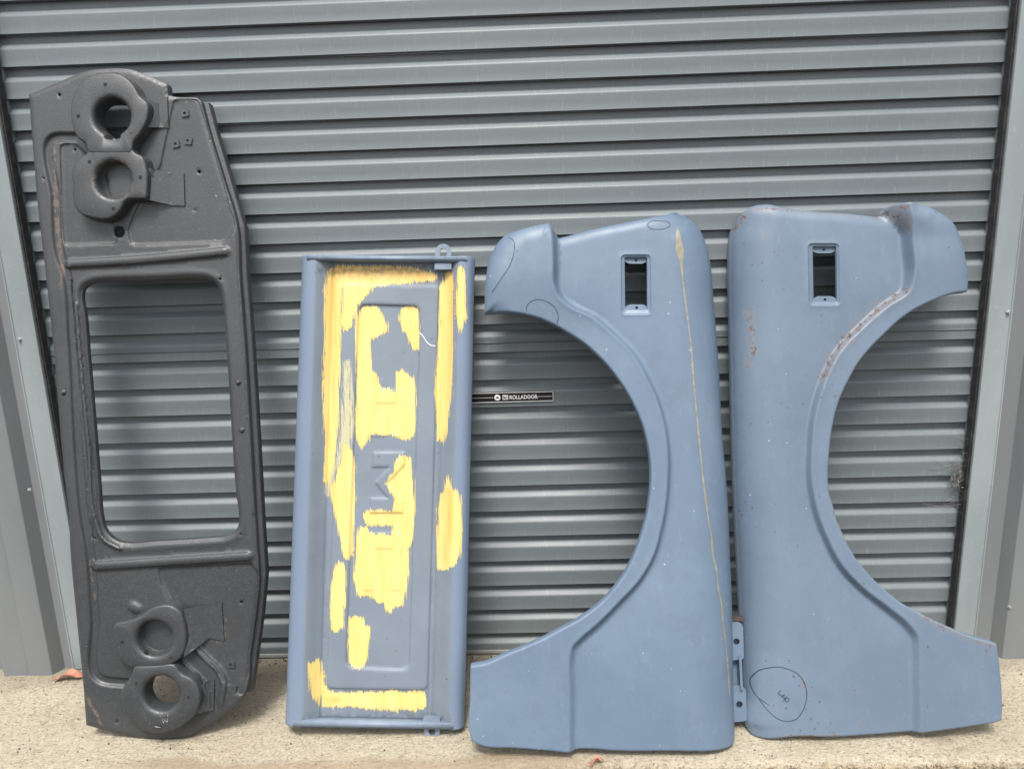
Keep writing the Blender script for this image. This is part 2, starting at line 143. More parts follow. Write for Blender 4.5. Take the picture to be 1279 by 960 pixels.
[-0.0189,-0.018,0.8246]],"screws":[[-1.4358,-0.058,1.0344],[1.2891,-0.058,1.0304],[1.3885,-0.07,0.1677],[1.0707,0.0,1.2478]],"jambR":[[1.2362,-0.055,1.2235],[1.2288,-0.055,0.6462],
[1.289,-0.055,0.6447],[1.2997,-0.055,1.3247]],"jambL":[[-1.3756,-0.055,1.2189],[-1.3792,-0.055,0.5313],[-1.4379,-0.055,1.2208],
[-1.4365,-0.055,0.5327]],"claddR":[[1.3731,-0.08,0.3128],[1.3299,-0.08,0.3138],[1.3724,-0.08,0.5564]],"claddL":[[-1.496,-0.08,0.2213],[-1.4521,-0.08,0.2204],[-1.5204,-0.08,0.2218],
[-1.6435,-0.06,0.1595]],"leaf":[[-1.4456490999686689,-0.09429305738714078,0.0],[0.1430227061205909,-0.5058179188787222,0.0]],"web":[[1.203,-0.03,0.5423]]}
def mm(k): return np.array(DATA[k], float) / 1000.0

# ------------------------------------------------------------------ node helpers
class NT:
    def __init__(s, name, rough=0.5):
        s.m = bpy.data.materials.new(name); s.m.use_nodes = True; s.t = s.m.node_tree
        s.b = s.t.nodes['Principled BSDF']; s.b.inputs['Roughness'].default_value = rough
        s.co = s.n('ShaderNodeTexCoord')
    def n(s, t, **kw):
        nd = s.t.nodes.new(t)
        for k, v in kw.items(): setattr(nd, k, v)
        return nd
    def l(s, a, b): s.t.links.new(a, b)
    def inp(s, sock, v):
        if hasattr(v, 'links'): s.l(v, sock)
        elif isinstance(v, (tuple, list)) and len(v) == 3 and sock.type == 'RGBA': sock.default_value = (*v, 1)
        else: sock.default_value = v
    def pos(s, scale=(1, 1, 1)):
        mp = s.n('ShaderNodeMapping'); mp.inputs['Scale'].default_value = scale; s.l(s.co.outputs['Object'], mp.inputs[0]); return mp.outputs[0]
    def noise(s, scale, detail=4, rough=.55, stretch=(1, 1, 1), dist=0):
        nd = s.n('ShaderNodeTexNoise'); nd.inputs['Scale'].default_value = scale; nd.inputs['Detail'].default_value = detail
        nd.inputs['Roughness'].default_value = rough; nd.inputs['Distortion'].default_value = dist; s.l(s.pos(stretch), nd.inputs['Vector']); return nd.outputs['Fac']
    def voro(s, scale, feature='F1', stretch=(1, 1, 1)):
        nd = s.n('ShaderNodeTexVoronoi', feature=feature); nd.inputs['Scale'].default_value = scale; s.l(s.pos(stretch), nd.inputs['Vector']); return nd.outputs['Distance']
    def math(s, op, a, b=0.0, c=0.0, clamp=False):
        nd = s.n('ShaderNodeMath', operation=op, use_clamp=clamp)
        s.inp(nd.inputs[0], a); s.inp(nd.inputs[1], b); s.inp(nd.inputs[2], c); return nd.outputs[0]
    def ramp(s, v, a, b, lo=0.0, hi=1.0, smooth=True):
        nd = s.n('ShaderNodeMapRange', interpolation_type='SMOOTHSTEP' if smooth else 'LINEAR')
        s.inp(nd.inputs[0], v); nd.inputs[1].default_value = a; nd.inputs[2].default_value = b; nd.inputs[3].default_value = lo; nd.inputs[4].default_value = hi; return nd.outputs[0]
    def mix(s, f, a, b):
        nd = s.n('ShaderNodeMix', data_type='RGBA'); s.inp(nd.inputs[0], f); s.inp(nd.inputs[6], a); s.inp(nd.inputs[7], b); return nd.outputs[2]
    def attr(s, name): nd = s.n('ShaderNodeAttribute'); nd.attribute_name = name; return nd.outputs['Fac']
    def bump(s, h, strength=.3, dist=.002, prev=None):
        nd = s.n('ShaderNodeBump'); nd.inputs['Strength'].default_value = strength; nd.inputs['Distance'].default_value = dist; s.l(h, nd.inputs['Height'])
        if prev is not None: s.l(prev, nd.inputs['Normal'])
        return nd.outputs[0]
    def out(s, col=None, rough=None, nrm=None, metal=None, spec=None):
        if col is not None: s.inp(s.b.inputs['Base Color'], col)
        if rough is not None: s.inp(s.b.inputs['Roughness'], rough)
        if nrm is not None: s.l(nrm, s.b.inputs['Normal'])
        if metal is not None: s.inp(s.b.inputs['Metallic'], metal)
        if spec is not None: s.inp(s.b.inputs['Specular IOR Level'], spec)
        return s.m

M = {}
# painted roller door steel, dusty
t = NT('door_steel')
n1 = t.noise(3.0, 5, .6, (.35, 1, 1)); n2 = t.noise(26, 4, .6, (.15, 1, 1)); n3 = t.noise(90, 3, .6, (2.5, 1, .25))
c = t.mix(t.ramp(n1, .3, .7), (.113, .136, .147), (.140, .164, .174)); c = t.mix(t.math('MULTIPLY', t.ramp(n3, .55, .80), .35), c, (.27, .28, .27))
c = t.mix(t.math('MULTIPLY', t.ramp(n2, .55, .8), .25), c, (.10, .11, .108))
M['door'] = t.out(c, t.ramp(n2, .2, .8, .42, .56), t.bump(t.noise(9, 3, .5, (.3, 1, 1)), .22, .004), spec=.5)
# jamb flashing: lighter, chalky
t = NT('jamb_steel')
n1 = t.noise(5, 5, .6, (1, 1, .3)); n2 = t.noise(60, 4, .6)
c = t.mix(t.ramp(n1, .3, .7), (.205, .240, .252), (.265, .302, .312)); c = t.mix(t.math('MULTIPLY', t.ramp(n2, .6, .8), .3), c, (.46, .48, .47))
M['jamb'] = t.out(c, t.ramp(n2, .2, .8, .42, .6), t.bump(t.noise(7, 3), .1, .003))
# wall cladding
t = NT('cladding_steel')
n1 = t.noise(4, 5, .6, (1, 1, .2)); n2 = t.noise(50, 4, .6)
c = t.mix(t.ramp(n1, .3, .7), (.150, .162, .169), (.185, .198, .205)); c = t.mix(t.math('MULTIPLY', t.ramp(n2, .65, .8), .35), c, (.30, .29, .27))
M['clad'] = t.out(c, t.ramp(n2, .2, .8, .45, .6), t.bump(t.noise(6, 3), .1, .004))
t = NT('black_track'); M['track'] = t.out(t.mix(t.ramp(t.noise(40, 4), .45, .75), (.022, .023, .023), (.055, .054, .05)), .6)
t = NT('rail_alloy'); M['alloy'] = t.out(t.mix(t.ramp(t.noise(30, 4, .6, (.1, 1, 1)), .3, .7), (.34, .34, .33), (.5, .5, .49)), .42, metal=.5)
t = NT('chrome'); M['chrome'] = t.out((.72, .72, .72), .35, metal=.45)
t = NT('white_print'); M['white'] = t.out((.80, .80, .78), .5)
t = NT('gloss_black'); M['black'] = t.out((.012, .012, .016), .25)
t = NT('marker_ink'); M['ink'] = t.out((.022, .028, .07), .6)
t = NT('zinc'); M['zinc'] = t.out(t.mix(t.ramp(t.noise(200, 3), .3, .7), (.32, .32, .31), (.55, .55, .54)), .4, metal=.6)

def fender_paint(name, base, dark, light, rusty):
    t = NT(name)
    n1 = t.noise(2.6, 4, .55); n2 = t.noise(14, 5, .6); n3 = t.noise(120, 3, .6); n4 = t.noise(7, 5, .65, (1, .25, 1))
    c = t.mix(t.ramp(n1, .3, .7), dark, base); c = t.mix(t.math('MULTIPLY', t.ramp(n4, .5, .75), .45), c, light)
    c = t.mix(t.math('MULTIPLY', t.ramp(n2, .50, .70), .38), c, tuple(x * .74 for x in base)); c = t.mix(t.math('MULTIPLY', t.ramp(t.noise(45, 6, .75, (1, .5, 1)), .52, .72), .35), c, tuple(x * 1.25 for x in base))
    # pale nicks and dark chips
    chip = t.ramp(t.math('ADD', t.voro(24), t.math('MULTIPLY', t.noise(60, 2), .16)), .128, .10)
    c = t.mix(t.math('MULTIPLY', chip, .45), c, (.55, .58, .62))
    speck = t.math('MULTIPLY', t.ramp(t.math('ADD', t.voro(38, stretch=(1, 1.1, 1)), t.math('MULTIPLY', t.noise(150, 2), .22)), .25, .20), t.ramp(t.noise(4.5, 3), .47, .58))
    c = t.mix(t.math('MULTIPLY', speck, .85), c, (.10, .065, .06) if rusty else (.12, .14, .18))
    rough = t.ramp(n2, .25, .75, .42, .54)
    if rusty:
        a = t.attr('rust')
        grain = t.math('ADD', t.math('MULTIPLY', t.noise(75, 5, .7), .62), t.math('MULTIPLY', t.noise(230, 3, .7), .38))
        r = t.ramp(t.math('ADD', t.math('MULTIPLY', a, .50), t.math('ADD', t.math('MULTIPLY', t.math('SUBTRACT', grain, .5), 1.7), .5)), .93, 1.08)
        scuff = t.ramp(t.math('ADD', a, t.math('MULTIPLY', t.math('SUBTRACT', t.noise(40, 5, .65), .5), 1.4)), .30, 1.0)
        c = t.mix(t.math('MULTIPLY', scuff, .55), c, (.175, .172, .18))
        rc = t.mix(t.ramp(t.noise(45, 4), .35, .65), (.060, .036, .028), (.165, .086, .058))
        c = t.mix(r, c, rc); rough = t.math('ADD', rough, t.math('MULTIPLY', r, .3))
    nb = t.bump(n3, .05, .0008); nb = t.bump(t.noise(5, 2), .22, .006, nb)
    return t.out(c, rough, nb, spec=.5)
M['blue'] = fender_paint('primer_blue', (.121, .1725, .241), (.099, .145, .207), (.152, .202, .268), False)
M['blue_rusty'] = fender_paint('primer_blue_rusty', (.127, .174, .238), (.105, .147, .206), (.157, .202, .262), True)
# tailgate: greyer primer with brushed yellow paint
t = NT('tailgate_primer')
n1 = t.noise(3.2, 5, .6); n2 = t.noise(22, 5, .65); st = t.noise(190, 4, .7, (1, .025, 1)); stf = t.noise(520, 3, .7, (1, .05, 1)); sth = t.noise(110, 4, .7, (.07, 1, 1))
c = t.mix(t.ramp(n1, .3, .7), (.144, .174, .213), (.174, .209, .251)); c = t.mix(t.math('MULTIPLY', t.ramp(n2, .56, .74), .3), c, (.14, .16, .185))
chip = t.ramp(t.math('ADD', t.voro(34), t.math('MULTIPLY', t.noise(80, 2), .16)), .21, .17)
c = t.mix(t.math('MULTIPLY', t.math('MULTIPLY', chip, t.ramp(t.noise(5, 3), .45, .6)), .6), c, (.08, .08, .09))
flk = t.math('MULTIPLY', t.ramp(t.noise(16, 6, .75, (1, .6, 1)), .66, .74), .6); c = t.mix(flk, c, (.42, .46, .50))
bl = t.attr('rail'); c = t.mix(t.math('MULTIPLY', bl, .75), c, (.144, .193, .278))
a = t.attr('yellow')
edge = t.math('ADD', t.math('MULTIPLY', t.math('SUBTRACT', st, .5), 36.0), t.math('MULTIPLY', t.math('SUBTRACT', stf, .5), 18.0))
yf = t.ramp(t.math('ADD', a, edge), 1.2, -.6)
f2 = t.attr('faded'); yfad = t.math('MULTIPLY', t.ramp(t.math('ADD', f2, t.math('MULTIPLY', t.math('ADD', t.math('SUBTRACT', stf, .5), t.math('SUBTRACT', st, .5)), 95)), 2, -2), .9)
yfad = t.math('MULTIPLY', yfad, t.ramp(f2, 4, -4))
yc = t.mix(t.ramp(t.noise(60, 5, .6, (1, .1, 1)), .3, .7), (.62, .465, .150), (.665, .53, .205))
org = t.math('MULTIPLY', t.attr('orange'), t.ramp(t.noise(60, 4, .6, (1, .08, 1)), .25, .6)); yc = t.mix(t.math('MULTIPLY', org, .8), yc, (.66, .36, .09))
c = t.mix(t.math('MULTIPLY', yfad, .7), c, (.60, .54, .28)); c = t.mix(yf, c, yc)
dr = t.math('MULTIPLY', t.attr('dirt'), t.ramp(t.noise(70, 4), .35, .6)); c = t.mix(t.math('MULTIPLY', dr, .6), c, (.07, .075, .085))
nb = t.bump(t.math('MULTIPLY', t.math('ADD', st, stf), yf), .25, .0015); nb = t.bump(yf, .5, .0006, nb); nb = t.bump(n2, .06, .002, nb)
M['gate'] = t.out(c, t.ramp(n2, .25, .75, .42, .58), nb, spec=.4)
t = NT('tailgate_edge_primer')
n2 = t.noise(25, 5, .65); c = t.mix(t.ramp(n2, .35, .65), (.135, .174, .231), (.170, .213, .274)); c = t.mix(t.math('MULTIPLY', t.ramp(t.noise(45, 5, .7), .6, .75), .6), c, (.13, .10, .08))
M['gate_edge'] = t.out(c, .5, t.bump(n2, .1, .002))
# dark stone-guard panel
t = NT('dark_panel_paint')
n1 = t.noise(4, 5, .6); g = t.noise(240, 3, .65); g2 = t.noise(120, 4, .65); n3 = t.noise(30, 6, .7)
c = t.mix(t.ramp(n1, .3, .7), (.025, .029, .032), (.036, .039, .044)); c = t.mix(t.math('MULTIPLY', t.ramp(t.math('ADD', t.math('MULTIPLY', g2, .5), t.math('MULTIPLY', g, .5)), .52, .68), .30), c, (.10, .101, .104))
c = t.mix(t.math('MULTIPLY', t.ramp(t.noise(9, 6, .75), .58, .72), .3), c, (.10, .092, .088))
scr = t.math('MULTIPLY', t.ramp(t.noise(60, 6, .78, (.6, 1, 1)), .665, .72), .75); c = t.mix(scr, c, (.32, .31, .30))
a = t.attr('rust'); r = t.ramp(t.math('ADD', a, t.math('MULTIPLY', t.math('SUBTRACT', t.noise(70, 5, .7), .5), 2.2)), .55, .9)
c = t.mix(t.math('MULTIPLY', r, .75), c, (.15, .105, .075))
nb = t.bump(g, .38, .0015); nb = t.bump(n3, .2, .002, nb)
M['dark'] = t.out(c, t.ramp(g2, .3, .7, .38, .56), nb, spec=.7)
t = NT('dried_run'); c = t.mix(t.ramp(t.noise(60, 4), .35, .65), (.25, .245, .195), (.20, .18, .13)); M['run'] = t.out(c, .5)
t = NT('rust_scale'); M['rust'] = t.out(t.mix(t.ramp(t.noise(60, 5, .7), .35, .65), (.03, .022, .020), (.07, .045, .038)), .8, t.bump(t.noise(120, 4), .4, .002))
# concrete slab, weathered and rough
t = NT('concrete')
n1 = t.noise(3, 6, .65); n2 = t.noise(38, 6, .7, (1, 1.5, 1)); n3 = t.noise(150, 5, .7, (1, 1.4, 1)); pit = t.math('ADD', t.voro(60, stretch=(1, 1.8, 1)), t.math('MULTIPLY', n3, .30))
n4 = t.noise(70, 6, .75, (1, 2.2, 1), .6)
c = t.mix(t.ramp(n1, .32, .68), (.66, .575, .425), (.74, .665, .515)); c = t.mix(t.math('MULTIPLY', t.ramp(n2, .50, .66), .5), c, (.40, .345, .26))
c = t.mix(t.math('MULTIPLY', t.ramp(n4, .53, .64), .65), c, (.25, .21, .155)); c = t.mix(t.math('MULTIPLY', t.ramp(n3, .55, .65), .65), c, (.17, .145, .105)); c = t.mix(t.math('MULTIPLY', t.ramp(n3, .46, .36), .8), c, (.82, .77, .66))
c = t.mix(t.math('MULTIPLY', t.ramp(pit, .245, .20), .85), c, (.08, .066, .05))
geo = t.n('ShaderNodeNewGeometry'); sx = t.n('ShaderNodeSeparateXYZ'); t.l(geo.outputs['Position'], sx.inputs[0])
sand = t.ramp(t.math('ADD', t.math('MULTIPLY', t.math('SUBTRACT', t.noise(2.6, 3), .5), .16), sx.outputs[1]), -.462, -.49); sand = t.math('MULTIPLY', sand, t.ramp(t.math('ABSOLUTE', t.math('ADD', sx.outputs[0], .45)), .75, .45)); c = t.mix(t.math('MULTIPLY', sand, .7), c, (.46, .35, .24))
stain = t.ramp(t.noise(5.5, 6, .7, (1, 1.6, 1)), .56, .70); c = t.mix(t.math('MULTIPLY', stain, .6), c, (.37, .305, .22))
foot_dirt_shade = t.ramp(t.math('ADD', t.math('MULTIPLY', t.math('SUBTRACT', t.noise(8, 4), .5), .12), sx.outputs[1]), -.20, -.04); c = t.mix(t.math('MULTIPLY', foot_dirt_shade, .55), c, (.25, .215, .165))  # dirt plus occlusion shade painted into the slab, darker towards the door
nb = t.bump(n3, 1.0, .010); nb = t.bump(n4, 1.0, .010, nb); nb = t.bump(t.ramp(pit, .235, .17, 1, 0), .6, .003, nb)
M['concrete'] = t.out(c, .85, nb, spec=.3)
t = NT('dirt'); n2 = t.noise(18, 6, .7); c = t.mix(t.ramp(n2, .35, .65), (.06, .05, .036), (.11, .09, .065)); M['dirt'] = t.out(c, .95, t.bump(n2, .6, .02))
t = NT('gravel'); n2 = t.noise(8, 2); c = t.mix(t.ramp(n2, .35, .65), (.14, .11, .08), (.42, .35, .26)); M['gravel'] = t.out(c, .9)
t = NT('straw'); c = t.mix(t.ramp(t.noise(12, 2), .35, .65), (.20, .14, .08), (.45, .36, .22)); M['straw'] = t.out(c, .85)
t = NT('dead_leaf'); c = t.mix(t.ramp(t.noise(40, 4), .35, .65), (.30, .115, .075), (.42, .20, .13)); M['leaf'] = t.out(c, .6)
t = NT('bare_scratch'); M['scratch'] = t.out((.38, .37, .35), .5)
t = NT('cobweb_thread'); M['web'] = t.out((.26, .26, .25), .9)

# ------------------------------------------------------------------ object helpers
def link(name, me, mat=None, parent=None, **props):
    o = bpy.data.objects.new(name, me); C.objects.link(o)
    if mat is not None and me is not None and not me.materials: me.materials.append(mat)
    if parent is not None: o.parent = parent
    for k, v in props.items(): o[k] = v
    return o
def thing(name, label, cat, loc=(0, 0, 0), rot=(0, 0, 0), group=None):
    o = bpy.data.objects.new(name, None); C.objects.link(o); o.location = loc; o.rotation_euler = rot; o.empty_display_size = .1
    o['label'] = label; o['category'] = cat
    if group: o['group'] = group
    return o
def mesh(name, v, f, smooth=True, attrs=None):
    me = bpy.data.meshes.new(name); me.from_pydata([tuple(map(float, p)) for p in v], [], [tuple(map(int, x)) for x in f]); me.update()
    if smooth: me.polygons.foreach_set('use_smooth', [True] * len(me.polygons))
    for k, a in (attrs or {}).items():
        at = me.attributes.new(k, 'FLOAT', 'POINT'); at.data.foreach_set('value', np.asarray(a, np.float32))
    return me
def fix_normals(me):
    bm = bmesh.new(); bm.from_mesh(me); bmesh.ops.recalc_face_normals(bm, faces=bm.faces[:]); bm.to_mesh(me); bm.free()
def boxes(name, bs, bevel=0.0):
    bm = bmesh.new()
    for (x0, y0, z0, x1, y1, z1) in bs:
        r = bmesh.ops.create_cube(bm, size=1.0, matrix=Matrix.Translation(((x0 + x1) / 2, (y0 + y1) / 2, (z0 + z1) / 2)) @ Matrix.Diagonal((x1 - x0, y1 - y0, z1 - z0, 1)))
        if bevel:
            es = list({e for v in r['verts'] for e in v.link_edges}); bmesh.ops.bevel(bm, geom=es, offset=bevel, segments=2, affect='EDGES')
    me = bpy.data.meshes.new(name); bm.to_mesh(me); bm.free(); return me

# 2-D geometry
def cr_chain(p, step):
    """Catmull-Rom through an open chain of points (any dimension), about one sample per step."""
    p = np.asarray(p, float)
    if len(p) == 2:
        n = max(1, int(np.linalg.norm((p[1] - p[0])[:2]) / step)); tt = np.linspace(0, 1, n + 1)[:, None]; return p[0] * (1 - tt) + p[1] * tt
    q = np.vstack([2 * p[0] - p[1], p, 2 * p[-1] - p[-2]]); out = []
    for i in range(1, len(q) - 2):
        a, b, c_, d = q[i - 1], q[i], q[i + 1], q[i + 2]
        n = max(1, int(round(np.linalg.norm((c_ - b)[:2]) / step)))
        la, lb, lc = [max(np.linalg.norm(w[:2]), 1e-6) for w in (b - a, c_ - b, d - c_)]
        m1 = ((b - a) / la * lb + (c_ - b) / lb * la) / (la + lb) * lb; m2 = ((c_ - b) / lb * lc + (d - c_) / lc * lb) / (lb + lc) * lb
        for k in range(n):
            s = k / n; p_ = (2 * s**3 - 3 * s**2 + 1) * b + (s**3 - 2 * s**2 + s) * m1 + (-2 * s**3 + 3 * s**2) * c_ + (s**3 - s**2) * m2; p_[2:] = (b * (1 - s) + c_ * s)[2:]; out.append(p_)
    out.append(q[-2]); return np.array(out)
def cr_loop(p, step, corner=42):
    p = np.asarray(p, float); n = len(p); cs = []
    for i in range(n):
        a = p[i][:2] - p[i - 1][:2]; b = p[(i + 1) % n][:2] - p[i][:2]
        ang = abs(math.degrees(math.atan2(a[0] * b[1] - a[1] * b[0], a @ b)))
        if ang > corner: cs.append(i)
    if not cs:
        ext = np.vstack([p[-3:], p, p[:4]]); full = cr_chain(ext, step)
        # keep one period: from p[0] to p[0]
        d0 = np.linalg.norm(full[:, :2] - p[0][:2], axis=1); idx = np.where(d0 < 1e-7)[0]; return full[idx[0]:idx[-1]]
    out = []
    for k, i in enumerate(cs):
        j = cs[(k + 1) % len(cs)]; L = (j - i) % n or n
        ch = np.array([p[(i + m) % n] for m in range(L + 1)]); out.append(cr_chain(ch, step)[:-1])
    return np.vstack(out)
def round_poly(p, r, seg=5):
    p = np.asarray(p, float); n = len(p); out = []
    for i in range(n):
        a = p[i - 1] - p[i]; b = p[(i + 1) % n] - p[i]; la, lb = np.linalg.norm(a), np.linalg.norm(b); rr = min(r, la * .45, lb * .45)
        A = p[i] + a / la * rr; B = p[i] + b / lb * rr
        for k in range(seg + 1):
            s = k / seg; out.append((1 - s)**2 * A + 2 * s * (1 - s) * p[i] + s * s * B)
    return np.array(out)
def dense(p, step, closed=True):
    p = np.asarray(p, float); out = []
    for i in range(len(p) if closed else len(p) - 1):
        a, b = p[i], p[(i + 1) % len(p)]; n = max(1, int(math.ceil(np.linalg.norm((b - a)[:2]) / step)))
        out += [a + (b - a) * k / n for k in range(n)]
    if not closed: out.append(p[-1])
    return np.array(out)
def dist(P, L, closed=False):
    """unsigned distance to polyline, plus index/param of nearest segment"""
    P = np.asarray(P, float)[:, :2]; L = np.asarray(L, float)[:, :2]; A = L if closed else L[:-1]; B = np.roll(L, -1, 0) if closed else L[1:]
    best = np.full(len(P), 1e9); bi = np.zeros(len(P), int); bt = np.zeros(len(P))
    for i in range(len(A)):
        d = B[i] - A[i]; l2 = d @ d + 1e-18; w = P - A[i]; tt = np.clip((w @ d) / l2, 0, 1); e = w - tt[:, None] * d; dd = np.einsum('ij,ij->i', e, e)
        k = dd < best; best[k] = dd[k]; bi[k] = i; bt[k] = tt[k]
    return np.sqrt(best), bi, bt
def inside(P, L):
    P = np.asarray(P, float); L = np.asarray(L, float); r = np.zeros(len(P), bool); x, y = P[:, 0], P[:, 1]
    for i in range(len(L)):
        x1, y1 = L[i][:2]; x2, y2 = L[(i + 1) % len(L)][:2]
        if y1 == y2: continue
        k = (y1 > y) != (y2 > y); r ^= k & (x < (x2 - x1) * (y - y1) / (y2 - y1) + x1)
    return r
def sdf(P, L): d = dist(P, L, True)[0]; return np.where(inside(P, L), -d, d)
def sm(x): x = np.clip(x, 0, 1); return x * x * (3 - 2 * x)
def area(p): x, y = p[:, 0], p[:, 1]; return .5 * np.sum(x * np.roll(y, -1) - y * np.roll(x, -1))
def ccw(p): return p if area(p) > 0 else p[::-1]
def normals_out(p):
    a = p[:, :2] - np.roll(p[:, :2], 1, 0); b = np.roll(p[:, :2], -1, 0) - p[:, :2]
    tn = a / (np.linalg.norm(a, axis=1)[:, None] + 1e-12) + b / (np.linalg.norm(b, axis=1)[:, None] + 1e-12); tn /= np.linalg.norm(tn, axis=1)[:, None] + 1e-12
    return np.stack([tn[:, 1], -tn[:, 0]], 1)

def triangulate(outer, holes, pts):
    loops = [outer] + holes; V = [p for L in loops for p in L[:, :2]]; E = []; o = 0
    for L in loops: n = len(L); E += [(o + i, o + (i + 1) % n) for i in range(n)]; o += n
    nb = len(V); V += list(pts)
    cv, ce, cf, ov, oe, of = delaunay_2d_cdt([Vector(p) for p in V], E, [], 0, 1e-7)
    mp = [None] * len(V)
    for k, src in enumerate(ov):
        for s in src: mp[s] = k
    cv = np.array([[p.x, p.y] for p in cv]); T = np.array(cf, int); cen = cv[T].mean(1)
    k = inside(cen, outer)
    for h in holes: k &= ~inside(cen, h)
    T = T[k]; a, b, c_ = cv[T[:, 0]], cv[T[:, 1]], cv[T[:, 2]]
    fl = ((b - a)[:, 0] * (c_ - a)[:, 1] - (b - a)[:, 1] * (c_ - a)[:, 0]) < 0; T[fl] = T[fl][:, ::-1]
    ring = []; o = 0
    for L in loops: ring.append([mp[o + i] for i in range(len(L))]); o += len(L)
    return cv, T, ring

def sheet(name, outer, holes, hfun, feats, step, skirt, mat, parent, attrs=None, hole_skirt=.012):
    """pressed sheet: a fine mesh inside an outline, hfun(P) out of plane, edges turned back by skirt(P) metres"""
    outer = ccw(outer); holes = [ccw(h) for h in holes]
    lo, hi = outer[:, :2].min(0), outer[:, :2].max(0)
    gx, gy = np.meshgrid(np.arange(lo[0], hi[0], step), np.arange(lo[1], hi[1], step * .866)); gx[1::2] += step / 2
    G = np.stack([gx.ravel(), gy.ravel()], 1); G += rng.uniform(-.1, .1, G.shape) * step
    Fp = np.vstack([f[:, :2] for f in feats]) if feats else np.zeros((0, 2))
    Fp = Fp[inside(Fp, outer)] if len(Fp) else Fp
    bd = np.vstack([outer[:, :2]] + [h[:, :2] for h in holes])
    for h in holes: 
        if len(Fp): Fp = Fp[~inside(Fp, h)]
        G = G[~inside(G, h)]
    G = G[inside(G, outer)]
    def keep(P, Q, r):
        cells = {}
        for x, y in Q: cells.setdefault((int(math.floor(x / r)), int(math.floor(y / r))), []).append((x, y))
        out = []
        for x, y in P:
            i, j = int(math.floor(x / r)), int(math.floor(y / r)); ok = True
            for a in (i - 1, i, i + 1):
                for b in (j - 1, j, j + 1):
                    for (qx, qy) in cells.get((a, b), ()):
                        if (qx - x)**2 + (qy - y)**2 < r * r: ok = False; break
                    if not ok: break
                if not ok: break
            if ok: out.append((x, y))
        return np.array(out) if out else np.zeros((0, 2))
    if len(Fp):
        Fp = keep(Fp, bd, .0012); fin = []; cell = set()
        for x, y in Fp:
            k = (int(x / .0014), int(y / .0014))
            if k not in cell: cell.add(k); fin.append((x, y))
        Fp = np.array(fin)
    G = keep(G, np.vstack([bd, Fp]), step * .62)
    V2, T, ring = triangulate(outer, holes, list(map(tuple, Fp)) + list(map(tuple, G)))
    H = hfun(V2); V = np.column_stack([V2, H]); F = [tuple(x) for x in T]; src = list(range(len(V2))); ext = []; n = len(V)
    for li, L in enumerate([outer] + holes):
        R = ring[li]; N = normals_out(V2[R]) * (1 if li == 0 else -1); b = V[R]
        dep = skirt(V2[R]) if li == 0 else np.full(len(R), hole_skirt)
        r1 = b + np.column_stack([N * .0012, -np.full(len(R), .0012)]); r2 = b + np.column_stack([N * .0016, -dep])
        s1 = n; ext += [r1, r2]; src += R + R; m = len(R); n += 2 * m
        for i in range(m):
            j = (i + 1) % m; q = [(R[i], s1 + i, s1 + j, R[j]), (s1 + i, s1 + m + i, s1 + m + j, s1 + j)]
            F += q if li == 0 else [x[::-1] for x in q]
    V = np.vstack([V] + ext); at = {k: np.asarray(a(V2))[src] for k, a in (attrs or {}).items()}
    return link(name, mesh(name, V, F, True, at), mat, parent)

def roll_fn(outer, avoid=None):
    """outer columns: u, v, W, D. Turned-back depth: each broad rolled run on its own (carried past its ends), plus a small lip all round"""
    ext = lambda p: .09 if avoid is None or dist(p[None, :2], avoid)[0][0] > .10 else .012
    big = outer[:, 2] > .0155; n = len(outer); st = [i for i in range(n) if big[i] and not big[i - 1]]; runs = []
    for i in st:
        j = i; r = []
        while big[j % n] and len(r) < n: r.append(outer[j % n]); j += 1
        r = np.array(r)
        if len(r) < 10: continue
        wm = np.median(r[:, 2]); kk = np.where(r[:, 2] > .8 * wm)[0]; r = r[kk[0] + 1:kk[-1]]; r[:3, 2:] = r[3, 2:]; r[-3:, 2:] = r[-4, 2:]; q = min(8, len(r) - 2)
        e0 = r[0].copy(); e1 = r[-1].copy(); d0 = r[0, :2] - r[q, :2]; d1 = r[-1, :2] - r[-1 - q, :2]
        e0[:2] += d0 / np.linalg.norm(d0) * ext(r[0]); e1[:2] += d1 / np.linalg.norm(d1) * ext(r[-1]); runs.append(np.vstack([e0, r, e1]))
    def f(P):
        tot = -.0018 * np.clip(1 - dist(P, outer, True)[0] / .004, 0, 1)**2
        k = 1 - math.sqrt(1 - .965**2)
        for r in runs:
            d, i, tt = dist(P, r); w = r[i, 2] * (1 - tt) + r[i + 1, 2] * tt; D = r[i, 3] * (1 - tt) + r[i + 1, 3] * tt
            x = np.clip(1 - d / w, 0, 1) * .965; tot = tot - D * (1 - np.sqrt(1 - x * x)) / k
        return tot
    return f
def roll_pts(outer, fr=(.012, .04, .09, .16, .26, .4, .6, .8, 1.0)):
    o = ccw(outer); N = normals_out(o); P = []
    for f in fr:
        d = o[:, 2] * f; q = o[:, :2] - N * d[:, None]; dd = dist(q, o, True)[0]; P.append(q[(dd > d * .96) & inside(q, o)])
    return np.vstack(P)
def off_pts(line, ds, step=.005):
    p = dense(np.asarray(line)[:, :2], step, False); tn = np.gradient(p, axis=0); tn /= np.linalg.norm(tn, axis=1)[:, None] + 1e-9; N = np.stack([tn[:, 1], -tn[:, 0]], 1)
    return np.vstack([p + N * d for d in ds])
